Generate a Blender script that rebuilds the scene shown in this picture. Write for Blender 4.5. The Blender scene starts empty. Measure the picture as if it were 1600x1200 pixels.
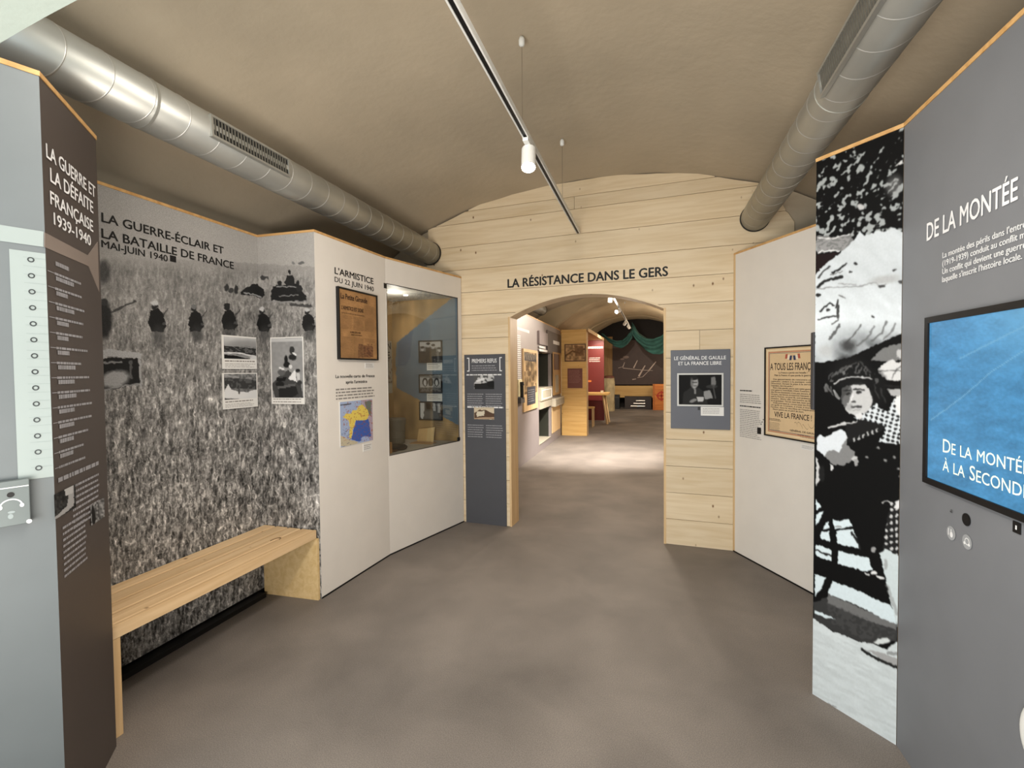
import bpy, math, random
import numpy as np
random.seed(7)
C = bpy.context.scene.collection
SC = bpy.context.scene
rad = math.radians

# ---------------------------------------------------------------- camera
CAMH = 1.6
YAW, PITCH, ROLL, FPX = rad(16.8), rad(-1.58), rad(-0.58), 730.0
def cam_axes():
    cy, sy, cp, sp = math.cos(YAW), math.sin(YAW), math.cos(PITCH), math.sin(PITCH)
    f = np.array([-sy*cp, cy*cp, sp]); r = np.array([cy, sy, 0.0]); u = np.cross(r, f)
    c, s = math.cos(ROLL), math.sin(ROLL)
    return c*r + s*u, -s*r + c*u, f
CR, CU, CF = cam_axes()
cam = bpy.data.objects.new('camera', bpy.data.cameras.new('camera'))
C.objects.link(cam)
from mathutils import Matrix, Vector
cam.matrix_world = Matrix(((CR[0], CU[0], -CF[0], 0), (CR[1], CU[1], -CF[1], 0), (CR[2], CU[2], -CF[2], CAMH), (0, 0, 0, 1)))
cam.data.sensor_fit = 'HORIZONTAL'; cam.data.sensor_width = 36
cam.data.lens = 36*FPX/1600
cam.data.clip_start = 0.02
SC.camera = cam

# ---------------------------------------------------------------- world, exposure, large lights
w = bpy.data.worlds.new('world'); SC.world = w; w.use_nodes = True
w.node_tree.nodes['Background'].inputs[0].default_value = (0.75, 0.88, 1.0, 1)
w.node_tree.nodes['Background'].inputs[1].default_value = 0.5
SC.view_settings.view_transform = 'Standard'; SC.view_settings.look = 'None'
SC.view_settings.gamma = 1; SC.view_settings.use_curve_mapping = False
SC.view_settings.exposure = 0.0
SC.cycles.use_denoising = True
SC.cycles.diffuse_bounces = 5
SC.cycles.sample_clamp_indirect = 4

def lamp(name, kind, loc, energy, color, aim=None, size=0.1, size_y=None, cone=90, blend=1.0):
    d = bpy.data.lights.new(name, kind); d.energy = energy; d.color = color
    if kind == 'AREA':
        d.size = size
        if size_y: d.shape = 'RECTANGLE'; d.size_y = size_y
    else:
        d.shadow_soft_size = size
    if kind == 'SPOT': d.spot_size = rad(cone); d.spot_blend = blend
    o = bpy.data.objects.new(name, d); C.objects.link(o); o.location = loc
    if aim is not None:
        o.rotation_euler = (Vector(aim)-Vector(loc)).to_track_quat('-Z', 'Y').to_euler()
    return o
WARM = (1.0, 0.87, 0.72); NEUT = (1.0, 0.925, 0.84); COOL = (0.78, 0.93, 1.0)
lamp('daylight_opening', 'AREA', (-1.7, -1.3, 1.7), 75, COOL, (-0.2, 3, 1.2), 2.6, 2.2)
lamp('room_fill', 'AREA', (-0.66, 0.75, 3.0), 60, NEUT, (-0.66, 1.6, 0.0), 1.8, 0.9)
lamp('vault_fill', 'AREA', (-0.6, -0.35, 0.9), 85, NEUT, (-0.66, 2.4, 3.4), 1.6, 0.8)  # unseen fill added behind the camera to brighten the vault

# ---------------------------------------------------------------- pixel -> place helpers
def ray(x, y):
    return (x-800)/FPX*CR - (y-600)/FPX*CU + CF
def onY(x, y, Y):
    d = ray(x, y); k = Y/d[1]; return Vector((d[0]*k, Y, d[2]*k + CAMH))
class Wall:
    """vertical plane through floor points A -> B (A at its left when one faces it)"""
    def __init__(s, A, B):
        s.A = np.array(A, float); s.B = np.array(B, float)
        t = s.B-s.A; s.L = float(np.linalg.norm(t)); s.t = t/s.L; s.n = np.array([s.t[1], -s.t[0]])
    def sz(s, x, y, o=0.0):
        d = ray(x, y); A = s.A + s.n*o
        k = (A@s.n)/(d[:2]@s.n); q = d[:2]*k - A
        return float(q@s.t), float(d[2]*k + CAMH)
    def P(s, a, z, o=0.0):
        q = s.A + s.t*a + s.n*o
        return (float(q[0]), float(q[1]), float(z))
    def rect(s, x0, y0, x1, y1, o=0.0):
        a = s.sz(x0, y0, o); b = s.sz(x1, y1, o)
        return a[0], b[0], b[1], a[1]
    def px(s, S, Z, o=0.0):
        q = s.A[None, :] + s.n[None, :]*o
        X = q[0, 0] + s.t[0]*S; Y = q[0, 1] + s.t[1]*S; Zr = Z - CAMH
        wv = X*CF[0] + Y*CF[1] + Zr*CF[2]
        return (800 + FPX*(X*CR[0]+Y*CR[1]+Zr*CR[2])/wv, 600 - FPX*(X*CU[0]+Y*CU[1]+Zr*CU[2])/wv)

# ---------------------------------------------------------------- materials
def lin(c):
    return tuple(((v/255)/12.92 if v/255 <= 0.04045 else ((v/255+0.055)/1.055)**2.4) for v in c)
MATS = {}
def new_mat(name):
    m = bpy.data.materials.new(name); m.use_nodes = True
    return m, m.node_tree.nodes, m.node_tree.links, m.node_tree.nodes['Principled BSDF']
def mat(name, col, rough=0.6, metal=0.0, var=0.06, scale=6.0, bump=0.0, bscale=60, spec=0.4):
    if name in MATS: return MATS[name]
    m, N, L, b = new_mat(name)
    b.inputs['Roughness'].default_value = rough; b.inputs['Metallic'].default_value = metal
    b.inputs['Specular IOR Level'].default_value = spec
    tc = N.new('ShaderNodeTexCoord'); n = N.new('ShaderNodeTexNoise'); n.inputs['Scale'].default_value = scale
    n.inputs['Detail'].default_value = 4
    L.new(tc.outputs['Object'], n.inputs['Vector'])
    r = N.new('ShaderNodeValToRGB'); c = lin(col)
    r.color_ramp.elements[0].position = 0.3; r.color_ramp.elements[1].position = 0.7
    r.color_ramp.elements[0].color = (*[v*(1-var) for v in c], 1)
    r.color_ramp.elements[1].color = (*[min(1, v*(1+var)) for v in c], 1)
    L.new(n.outputs['Fac'], r.inputs['Fac']); L.new(r.outputs['Color'], b.inputs['Base Color'])
    if bump:
        n2 = N.new('ShaderNodeTexNoise'); n2.inputs['Scale'].default_value = bscale; n2.inputs['Detail'].default_value = 5
        L.new(tc.outputs['Object'], n2.inputs['Vector'])
        bp = N.new('ShaderNodeBump'); bp.inputs['Strength'].default_value = bump; bp.inputs['Distance'].default_value = 0.01
        L.new(n2.outputs['Fac'], bp.inputs['Height']); L.new(bp.outputs['Normal'], b.inputs['Normal'])
    MATS[name] = m
    return m
def wood(name, axis='X', col=(222, 203, 172), dark=(209, 186, 150), knots=True, rough=0.55):
    if name in MATS: return MATS[name]
    m, N, L, b = new_mat(name)
    b.inputs['Roughness'].default_value = rough; b.inputs['Specular IOR Level'].default_value = 0.3
    tc = N.new('ShaderNodeTexCoord'); oi = N.new('ShaderNodeObjectInfo')
    off = N.new('ShaderNodeVectorMath'); off.operation = 'MULTIPLY_ADD'
    cx = N.new('ShaderNodeCombineXYZ')
    for i in range(3): L.new(oi.outputs['Random'], cx.inputs[i])
    L.new(cx.outputs[0], off.inputs[0]); off.inputs[1].default_value = (37, 53, 71)
    L.new(tc.outputs['Object'], off.inputs[2])
    def mp(sc):
        q = N.new('ShaderNodeMapping'); q.inputs['Scale'].default_value = sc
        L.new(off.outputs[0], q.inputs['Vector']); return q
    lo, hi = 1.2, 26
    sc = {'X': (lo, hi, hi), 'Y': (hi, lo, hi), 'Z': (hi, hi, lo)}[axis]
    q = mp(sc); n = N.new('ShaderNodeTexNoise'); n.inputs['Scale'].default_value = 1; n.inputs['Detail'].default_value = 5
    n.inputs['Distortion'].default_value = 0.6
    L.new(q.outputs[0], n.inputs['Vector'])
    r = N.new('ShaderNodeValToRGB'); r.color_ramp.elements[0].position = 0.28; r.color_ramp.elements[1].position = 0.62
    r.color_ramp.elements[0].color = (*lin(dark), 1); r.color_ramp.elements[1].color = (*lin(col), 1)
    L.new(n.outputs['Fac'], r.inputs['Fac'])
    # per-board tone
    hs = N.new('ShaderNodeHueSaturation'); mr = N.new('ShaderNodeMapRange')
    mr.inputs['To Min'].default_value = 0.92; mr.inputs['To Max'].default_value = 1.07
    L.new(oi.outputs['Random'], mr.inputs['Value']); L.new(mr.outputs[0], hs.inputs['Value'])
    L.new(r.outputs['Color'], hs.inputs['Color'])
    last = hs.outputs['Color']
    if knots:
        k = 5.2; sk = {'X': (k*1.5, k*0.9, k*0.9), 'Y': (k, k*1.2, k), 'Z': (k, k*1.2, k)}[axis]
        q2 = mp(sk); v = N.new('ShaderNodeTexVoronoi'); v.inputs['Scale'].default_value = 1
        L.new(q2.outputs[0], v.inputs['Vector'])
        r2 = N.new('ShaderNodeValToRGB'); r2.color_ramp.elements[0].position = 0.03; r2.color_ramp.elements[1].position = 0.085
        r2.color_ramp.elements[0].color = (1, 1, 1, 1); r2.color_ramp.elements[1].color = (0, 0, 0, 1)
        L.new(v.outputs['Distance'], r2.inputs['Fac'])
        mx = N.new('ShaderNodeMix'); mx.data_type = 'RGBA'
        L.new(r2.outputs['Color'], mx.inputs['Factor']); L.new(last, mx.inputs[6]); mx.inputs[7].default_value = (*lin((112, 74, 40)), 1)
        last = mx.outputs[2]
    L.new(last, b.inputs['Base Color'])
    MATS[name] = m; return m
def col_mat(name, rough=0.5, emit=0.0, grain=0.0, spec=0.3):
    """flat print: colours from the mesh's own colour attribute"""
    if name in MATS: return MATS[name]
    m, N, L, b = new_mat(name)
    b.inputs['Roughness'].default_value = rough; b.inputs['Specular IOR Level'].default_value = spec
    a = N.new('ShaderNodeAttribute'); a.attribute_name = 'Col'
    last = a.outputs['Color']
    if grain:
        tc = N.new('ShaderNodeTexCoord'); n = N.new('ShaderNodeTexNoise'); n.inputs['Scale'].default_value = 260; n.inputs['Detail'].default_value = 3
        L.new(tc.outputs['Object'], n.inputs['Vector'])
        mr = N.new('ShaderNodeMapRange'); mr.inputs['From Min'].default_value = 0.3; mr.inputs['From Max'].default_value = 0.7
        mr.inputs['To Min'].default_value = 1-grain; mr.inputs['To Max'].default_value = 1+grain
        L.new(n.outputs['Fac'], mr.inputs['Value'])
        vm = N.new('ShaderNodeVectorMath'); vm.operation = 'SCALE'
        L.new(last, vm.inputs[0]); L.new(mr.outputs[0], vm.inputs['Scale']); last = vm.outputs[0]
    L.new(last, b.inputs['Base Color'])
    if emit:
        L.new(last, b.inputs['Emission Color']); b.inputs['Emission Strength'].default_value = emit
        dk = N.new('ShaderNodeVectorMath'); dk.operation = 'SCALE'; dk.inputs['Scale'].default_value = 0.15
        L.new(last, dk.inputs[0]); L.new(dk.outputs[0], b.inputs['Base Color'])
    MATS[name] = m; return m
def emit_mat(name, col, strength):
    if name in MATS: return MATS[name]
    m, N, L, b = new_mat(name)
    b.inputs['Base Color'].default_value = (*col, 1)
    b.inputs['Emission Color'].default_value = (*col, 1); b.inputs['Emission Strength'].default_value = strength
    MATS[name] = m; return m

# ---------------------------------------------------------------- object helpers
def origin_of(o):
    v = Vector((0, 0, 0))
    while o is not None:
        v += o.location; o = o.parent
    return v
def tag(o, label=None, cat=None, group=None, kind=None):
    if label: o['label'] = label
    if cat: o['category'] = cat
    if group: o['group'] = group
    if kind: o['kind'] = kind
    return o
def thing(name, label, cat, loc, group=None):
    o = bpy.data.objects.new(name, None); C.objects.link(o); o.location = loc
    o.empty_display_size = 0.1
    return tag(o, label, cat, group)
class MB:
    def __init__(s): s.v = []; s.f = []
    def add(s, vs, fs):
        k = len(s.v); s.v += [tuple(map(float, q)) for q in vs]; s.f += [tuple(i+k for i in f) for f in fs]; return s
    def box(s, x0, x1, y0, y1, z0, z1):
        return s.add([(x, y, z) for z in (z0, z1) for y in (y0, y1) for x in (x0, x1)],
                     [(0, 2, 3, 1), (4, 5, 7, 6), (0, 1, 5, 4), (2, 6, 7, 3), (0, 4, 6, 2), (1, 3, 7, 5)])
    def wbox(s, W, s0, s1, z0, z1, o0, o1):
        vs = [W.P(a, z, o) for z in (z0, z1) for o in (o0, o1) for a in (s0, s1)]
        return s.add(vs, [(0, 2, 3, 1), (4, 5, 7, 6), (0, 1, 5, 4), (2, 6, 7, 3), (0, 4, 6, 2), (1, 3, 7, 5)])
    def wquad(s, W, s0, s1, z0, z1, o):
        return s.add([W.P(s0, z0, o), W.P(s1, z0, o), W.P(s1, z1, o), W.P(s0, z1, o)], [(0, 1, 2, 3)])
    def wpoly(s, W, pts, o0, o1):
        n = len(pts)
        vs = [W.P(a, z, o0) for a, z in pts] + [W.P(a, z, o1) for a, z in pts]
        return s.add(vs, [tuple(range(n)), tuple(range(2*n-1, n-1, -1))] + [(i, n+i, n+(i+1) % n, (i+1) % n) for i in range(n)])
    def prism(s, pts, z0, z1):
        n = len(pts)
        return s.add([(x, y, z0) for x, y in pts] + [(x, y, z1) for x, y in pts],
                     [tuple(range(n-1, -1, -1)), tuple(range(n, 2*n))] + [(i, (i+1) % n, n+(i+1) % n, n+i) for i in range(n)])
    def tube(s, pts, r, n=12, r1=None, caps=True):
        pts = [Vector(p) for p in pts]; k = len(s.v); m = len(pts)
        for i, p in enumerate(pts):
            d = (pts[min(i+1, m-1)]-pts[max(i-1, 0)]).normalized()
            up = Vector((0, 0, 1)) if abs(d.z) < 0.9 else Vector((1, 0, 0))
            a = d.cross(up).normalized(); b = d.cross(a)
            rr = r if r1 is None else r + (r1-r)*i/(m-1)
            for j in range(n):
                t = 2*math.pi*j/n; q = p + a*rr*math.cos(t) + b*rr*math.sin(t); s.v.append(tuple(q))
        for i in range(m-1):
            for j in range(n):
                s.f.append((k+i*n+j, k+i*n+(j+1) % n, k+(i+1)*n+(j+1) % n, k+(i+1)*n+j))
        if caps:
            s.f.append(tuple(k+j for j in range(n-1, -1, -1))); s.f.append(tuple(k+(m-1)*n+j for j in range(n)))
        return s
    def lathe(s, c, prof, n=20, axis=None):
        """prof: (radius, height) pairs about the vertical through c"""
        k = len(s.v); c = Vector(c)
        for r, h in prof:
            for j in range(n):
                t = 2*math.pi*j/n; s.v.append((c.x+r*math.cos(t), c.y+r*math.sin(t), c.z+h))
        m = len(prof)
        for i in range(m-1):
            for j in range(n):
                s.f.append((k+i*n+j, k+i*n+(j+1) % n, k+(i+1)*n+(j+1) % n, k+(i+1)*n+j))
        s.f.append(tuple(k+j for j in range(n-1, -1, -1))); s.f.append(tuple(k+(m-1)*n+j for j in range(n)))
        return s
    def disc(s, W, a, z, o, r, n=20, r_in=0, rz=None):
        rz = rz or r
        if not r_in:
            return s.add([W.P(a+r*math.cos(2*math.pi*i/n), z+rz*math.sin(2*math.pi*i/n), o) for i in range(n)], [tuple(range(n))])
        q = r_in/r
        vs = [W.P(a+r*k*math.cos(2*math.pi*i/n), z+rz*k*math.sin(2*math.pi*i/n), o) for k in (1, q) for i in range(n)]
        return s.add(vs, [(i, (i+1) % n, n+(i+1) % n, n+i) for i in range(n)])
    def build(s, name, m, parent=None, smooth=False, bevel=0, loc=None):
        me = bpy.data.meshes.new(name)
        V = np.array(s.v)
        if parent is not None: org = np.array(origin_of(parent)); l = (0, 0, 0)
        else:
            lo, hi = V.min(0), V.max(0)
            org = np.array([(lo[0]+hi[0])/2, (lo[1]+hi[1])/2, lo[2]]) if loc is None else np.array(loc); l = tuple(org)
        me.from_pydata((V-org).tolist(), [], s.f); me.update()
        if smooth: me.polygons.foreach_set('use_smooth', [True]*len(me.polygons))
        o = bpy.data.objects.new(name, me); C.objects.link(o)
        if m: me.materials.append(m)
        if name in ('small_print', 'caption', 'columns_of_text', 'fine_rules'): o['kind'] = 'stuff'
        if parent is not None: o.parent = parent
        o.location = l
        if bevel:
            b = o.modifiers.new('b', 'BEVEL'); b.width = bevel; b.segments = 2; b.limit_method = 'ANGLE'
        return o

# lettering: real glyph outlines laid flat on a wall
_tc = bpy.data.curves.new('t', 'FONT'); _to = bpy.data.objects.new('t', _tc); C.objects.link(_to)
_tc.resolution_u = 3
def glyphs(txt, bold=0.0):
    _tc.body = txt; _tc.offset = bold
    dg = bpy.context.evaluated_depsgraph_get(); dg.update()
    e = _to.evaluated_get(dg); me = e.to_mesh()
    n = len(me.vertices); v = np.zeros(n*3); me.vertices.foreach_get('co', v)
    f = [tuple(p.vertices) for p in me.polygons]
    e.to_mesh_clear()
    return v.reshape(-1, 3), f
_H = glyphs('H')[0][:, 1].max()
def _bold(v, f, b):
    if b <= 0: return v, f
    V = []; F = []; n = len(v)
    for k, (dx, dz) in enumerate(((-b, 0), (b, 0), (0, b*0.7), (0, -b*0.7))):
        V.append(v*np.array([1, 1, 0])+np.array([dx, dz, k*0.0003])); F += [tuple(i+k*n for i in q) for q in f]
    return np.concatenate(V), F
def letter(mb, W, txt, a0, a1, z0, z1, o=0.002, bold=0.0, ref=None):
    """txt from a0 to a1 (a1 None: natural width), baseline z0, capital height up to z1"""
    v, f = glyphs(txt, 0.0)
    if not len(v): return
    v, f = _bold(v, f, bold*0.9)
    sc = (z1-z0)/_H; x0 = v[:, 0].min()
    rv = v if ref is None else glyphs(ref, 0.0)[0]
    sx = sc if a1 is None else (a1-a0)/(rv[:, 0].max()-rv[:, 0].min())
    mb.add([W.P(a0+(p[0]-x0)*sx, z0+p[1]*sc, o+p[2]) for p in v], f)
def letter_px(mb, W, txt, xl, yb, yt, xr, o=0.002, bold=0.0, ref=None):
    a0, z0 = W.sz(xl, yb); z1 = W.sz(xl, yt)[1]; a1 = None if xr is None else W.sz(xr, yb)[0]
    letter(mb, W, txt, a0, a1, z0, z1, o, bold, ref)
def word_lines(mb, W, a0, a1, ztop, zbot, rows, o=0.002, fill=0.42, ragged=0.2):
    """print too small to read: rows of word-long dashes"""
    dz = (ztop-zbot)/rows
    for i in range(rows):
        z = ztop-(i+0.5)*dz; a = a0; end = a1-(a1-a0)*random.random()*ragged
        while a < end:
            L = min(random.uniform(0.02, 0.09)*(a1-a0)*1.6, end-a)
            mb.wquad(W, a, a+L, z-dz*fill/2, z+dz*fill/2, o); a += L+(a1-a0)*0.018

# ---------------------------------------------------------------- painting of flat prints
def vnoise(X, Y, seed=0):
    xi = np.floor(X).astype(np.int64); yi = np.floor(Y).astype(np.int64); fx = X-xi; fy = Y-yi
    fx = fx*fx*(3-2*fx); fy = fy*fy*(3-2*fy)
    def h(a, b):
        n = (a*374761393 + b*668265263 + seed*982451653) & 0xffffffff
        n = ((n ^ (n >> 13))*1274126177) & 0xffffffff
        return ((n ^ (n >> 16)) & 0xffff)/65535.0
    return (h(xi, yi)*(1-fx)+h(xi+1, yi)*fx)*(1-fy)+(h(xi, yi+1)*(1-fx)+h(xi+1, yi+1)*fx)*fy
class Paint:
    """values are sRGB 0..1 over pixel positions X, Y"""
    def __init__(s, X, Y, base):
        s.X = X; s.Y = Y; s.c = np.ones(X.shape+(3,))*np.array(base if hasattr(base, '__len__') else (base,)*3)
    def _in(s, pts):
        X, Y = s.X, s.Y; r = np.zeros(X.shape, bool); n = len(pts)
        for i in range(n):
            x0, y0 = pts[i]; x1, y1 = pts[(i+1) % n]
            if y0 == y1: continue
            cr = ((Y < y0) != (Y < y1)) & (X < (x1-x0)*(Y-y0)/(y1-y0)+x0)
            r ^= cr
        return r
    def _set(s, mask, v, a=1.0):
        v = np.array(v if hasattr(v, '__len__') else (v,)*3)
        al = (mask*a)[..., None]; s.c = s.c*(1-al)+v*al; return s
    def poly(s, pts, v, a=1.0): return s._set(s._in(pts).astype(float), v, a)
    def line(s, pts, wd, v, a=1.0):
        d = np.full(s.X.shape, 1e9)
        for (x0, y0), (x1, y1) in zip(pts[:-1], pts[1:]):
            vx, vy = x1-x0, y1-y0; t = np.clip(((s.X-x0)*vx+(s.Y-y0)*vy)/(vx*vx+vy*vy+1e-9), 0, 1)
            d = np.minimum(d, np.hypot(s.X-x0-t*vx, s.Y-y0-t*vy))
        return s._set(np.clip((wd/2-d)/0.8+0.5, 0, 1), v, a)
    def oval(s, cx, cy, rx, ry, v, a=1.0, soft=0.25, rot=0):
        c, q = math.cos(rad(rot)), math.sin(rad(rot)); dx, dy = s.X-cx, s.Y-cy
        d = np.hypot((dx*c+dy*q)/rx, (-dx*q+dy*c)/ry)
        return s._set(np.clip((1-d)/soft+0.5, 0, 1), v, a)
def to_lin(c):
    c = np.clip(c, 0, 1); return np.where(c <= 0.04045, c/12.92, ((c+0.055)/1.055)**2.4)
def print_grid(name, W, s0, s1, z0, z1, o, nx, nz, fn, m, parent=None, gain=1.0, warp=1.2, blur=0):
    S, Z = np.meshgrid(np.linspace(s0, s1, nx), np.linspace(z1, z0, nz))
    X, Y = W.px(S, Z, o)
    wx, wy = (vnoise(X/3.5, Y/3.5, 31)-0.5)*warp, (vnoise(X/3.5, Y/3.5, 32)-0.5)*warp
    c = fn(X+wx, Y+wy)
    if blur:
        for _ in range(blur):
            q = np.pad(c, ((1, 1), (1, 1), (0, 0)), 'edge'); c = (q[:-2, 1:-1]+q[2:, 1:-1]+q[1:-1, :-2]+q[1:-1, 2:]+2*c)/6
    c = to_lin(c)*gain
    q = W.A[None, None, :]+W.t*S[..., None]+W.n*o
    V = np.concatenate([q, Z[..., None]], -1).reshape(-1, 3)
    i = np.arange((nx*nz)).reshape(nz, nx)
    F = np.stack([i[:-1, :-1], i[1:, :-1], i[1:, 1:], i[:-1, 1:]], -1).reshape(-1, 4)
    me = bpy.data.meshes.new(name)
    org = np.array(origin_of(parent)) if parent is not None else V.mean(0)
    V = V-org
    me.vertices.add(len(V)); me.vertices.foreach_set('co', V.ravel())
    me.loops.add(F.size); me.loops.foreach_set('vertex_index', F.ravel())
    me.polygons.add(len(F)); me.polygons.foreach_set('loop_start', np.arange(0, F.size, 4))
    me.update(); me.validate()
    at = me.color_attributes.new('Col', 'FLOAT_COLOR', 'POINT')
    at.data.foreach_set('color', np.concatenate([c.reshape(-1, 3), np.ones((len(V), 1))], 1).ravel())
    me.materials.append(m)
    ob = bpy.data.objects.new(name, me); C.objects.link(ob)
    if parent is not None: ob.parent = parent
    else: ob.location = tuple(org)
    return ob

# ---------------------------------------------------------------- common materials
PLASTER = mat('vault_plaster', (180, 167, 146), 0.9, var=0.10, scale=1.3, bump=0.35, bscale=14)
def floor_mat():
    m, N, L, b = new_mat('resin_floor')
    b.inputs['Roughness'].default_value = 0.62; b.inputs['Specular IOR Level'].default_value = 0.35
    tc = N.new('ShaderNodeTexCoord')
    def ns(sc, det, dist=0.0):
        n = N.new('ShaderNodeTexNoise'); n.inputs['Scale'].default_value = sc; n.inputs['Detail'].default_value = det; n.inputs['Distortion'].default_value = dist
        L.new(tc.outputs['Object'], n.inputs['Vector']); return n
    a = ns(1.7, 9, 0.25); r = N.new('ShaderNodeValToRGB')
    r.color_ramp.elements[0].position = 0.25; r.color_ramp.elements[1].position = 0.78
    r.color_ramp.elements[0].color = (*lin((101, 95, 90)), 1); r.color_ramp.elements[1].color = (*lin((135, 127, 120)), 1)
    L.new(a.outputs['Fac'], r.inputs['Fac'])
    c = ns(230, 2); r2 = N.new('ShaderNodeValToRGB'); r2.color_ramp.elements[0].position = 0.35; r2.color_ramp.elements[1].position = 0.72
    r2.color_ramp.elements[0].color = (0.80, 0.80, 0.80, 1); r2.color_ramp.elements[1].color = (1.35, 1.33, 1.3, 1)
    L.new(c.outputs['Fac'], r2.inputs['Fac'])
    mx = N.new('ShaderNodeMix'); mx.data_type = 'RGBA'; mx.blend_type = 'MULTIPLY'; mx.inputs['Factor'].default_value = 1
    L.new(r.outputs['Color'], mx.inputs[6]); L.new(r2.outputs['Color'], mx.inputs[7]); L.new(mx.outputs[2], b.inputs['Base Color'])
    bp = N.new('ShaderNodeBump'); bp.inputs['Strength'].default_value = 0.12; bp.inputs['Distance'].default_value = 0.01
    L.new(c.outputs['Fac'], bp.inputs['Height']); L.new(bp.outputs['Normal'], b.inputs['Normal'])
    return m
FLOOR = floor_mat()
PINE = wood('pine_boards', 'X'); PINE_Y = wood('pine_bench', 'Y', (228, 198, 156), (208, 174, 130))
PINE_Z = wood('pine_upright', 'Z', (220, 190, 146), (200, 166, 120), knots=False)
CAP = wood('plywood_edge', 'X', (206, 164, 108), (180, 136, 82), knots=False)
WHITE = mat('white_panel', (222, 216, 208), 0.55, var=0.02)
GREY = mat('grey_panel', (118, 120, 122), 0.5, var=0.03)
DARKP = mat('anthracite_panel', (74, 75, 80), 0.5, var=0.03)
BROWNP = mat('dark_brown_panel', (70, 62, 58), 0.5, var=0.04)
BLACK = mat('black_paint', (14, 14, 15), 0.45)
BLACKINK = mat('black_ink', (20, 19, 19), 0.6)
GREYINK = mat('grey_ink', (136, 131, 126), 0.6)
WHITEINK = mat('white_ink', (226, 226, 226), 0.6)
PALEINK = mat('pale_grey_ink', (150, 150, 154), 0.6)
CARD = mat('caption_card', (222, 220, 216), 0.5, var=0.01)
STEEL = mat('galvanised_steel', (176, 176, 170), 0.42, 0.66, var=0.10, scale=3)
STEEL2 = mat('bright_seam_steel', (196, 196, 192), 0.4, 0.7)
WMETAL = mat('white_lacquer', (226, 226, 222), 0.4)
PRINT = col_mat('matt_print', 0.7, spec=0.12)
MURALM = col_mat('mural_print', 0.6, grain=0.22, spec=0.12)

H = 2.58
E = Wall((-1.92, 4.584), (0.669, 4.446))       # boarded end wall
NA = Wall((-2.04, 0.763), (-1.921, 1.045))     # near left grey face
NB = Wall((-1.921, 1.045), (-2.218, 1.390))     # dark title face
MU = Wall((-2.72, 1.395), (-2.72, 2.715))      # mural face
MR = Wall((-2.72, 2.715), (-2.25, 2.735))      # mural return
W1 = Wall((-2.25, 2.735), (-2.205, 3.56))
W2 = Wall((-2.205, 3.56), (-1.93, 4.575))
W3 = Wall((0.672, 4.440), (1.56, 2.89))
ST = Wall((0.747, 2.578), (0.984, 2.317))      # photo strip
GR = Wall((0.984, 2.317), (1.003, 0.75))       # grey right face
XC = -0.66

# ================================================================= SETTING
# floor
b = MB(); b.box(-5.2, 3.4, -2.6, 21.4, -0.1, 0.0)
tag(b.build('floor', FLOOR), 'dark grey-brown resin floor running through all the rooms', kind='structure')

# vaults
def vault(name, prof, y0, y1, ny, m, thick=0.15, wob=0.012):
    rows = []
    P = []
    for (xa, za), (xb, zb) in zip(prof[:-1], prof[1:]):
        for k in range(4): P.append((xa+(xb-xa)*k/4, za+(zb-za)*k/4))
    P.append(prof[-1]); P = np.array(P)
    ys = np.linspace(y0, y1, ny); b = MB(); n = len(P)
    for y in ys:
        wv = wob*(vnoise(np.full(n, y*1.3), P[:, 0]*1.7+P[:, 1], 5)-0.5)*2
        for (x, z), d in zip(P, wv): b.v.append((x+(d if x > XC else -d), y, z+d if z > 1.0 else z))
    for y in ys:
        for (x, z) in P:
            s = 1 if x > XC else -1
            b.v.append((x+s*thick*(1 if z < 2.9 else 0.4), y, z+(thick if z > 2.4 else 0)))
    k = ny*n
    for i in range(ny-1):
        for j in range(n-1):
            b.f.append((i*n+j, i*n+j+1, (i+1)*n+j+1, (i+1)*n+j))
            b.f.append((k+i*n+j+1, k+i*n+j, k+(i+1)*n+j, k+(i+1)*n+j+1))
    for i in (0, ny-1):
        for j in range(n-1): b.f.append((i*n+j, k+i*n+j, k+i*n+j+1, i*n+j+1))
    return b.build(name, m, smooth=True)
half = [(0.0, 3.425), (0.35, 3.412), (0.7, 3.385), (1.05, 3.32), (1.4, 3.215), (1.75, 3.10), (2.1, 2.90), (2.4, 2.62), (2.62, 2.3), (2.75, 1.8), (2.8, 1.0), (2.82, 0.0)]
PROF1 = [(XC-x, z) for x, z in half[::-1]] + [(XC+x, z) for x, z in half[1:]]
tag(vault('ceiling', PROF1, -2.6, 4.86, 40, PLASTER), 'low plastered barrel vault over the first room', kind='structure')
tag(vault('ceiling', PROF1, 4.86, 11.45, 30, PLASTER), 'plastered barrel vault over the second room', kind='structure')
half2 = [(0.0, 3.34), (0.4, 3.33), (0.8, 3.22), (1.2, 3.03), (1.55, 2.78), (1.8, 2.5), (1.98, 2.1), (2.05, 1.4), (2.05, 0.0)]
PROF2 = [(XC-x*1.0, z) for x, z in half2[::-1]] + [(XC+x, z) for x, z in half2[1:]]
VW = mat('warm_vault_plaster', (178, 162, 134), 0.9, var=0.14, scale=1.2, bump=0.4, bscale=12)
tag(vault('ceiling', PROF2, 11.45, 15.66, 16, VW), 'narrower tunnel vault beyond the second room', kind='structure')
half3 = [(0.0, 3.78), (0.5, 3.75), (1.0, 3.62), (1.6, 3.3), (2.1, 2.85), (2.4, 2.2), (2.5, 1.4), (2.5, 0.0)]
PROF3 = [(XC-x, z) for x, z in half3[::-1]] + [(XC+x, z) for x, z in half3[1:]]
tag(vault('ceiling', PROF3, 15.65, 21.2, 14, VW), 'vault of the last room at the far end', kind='structure')

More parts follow.
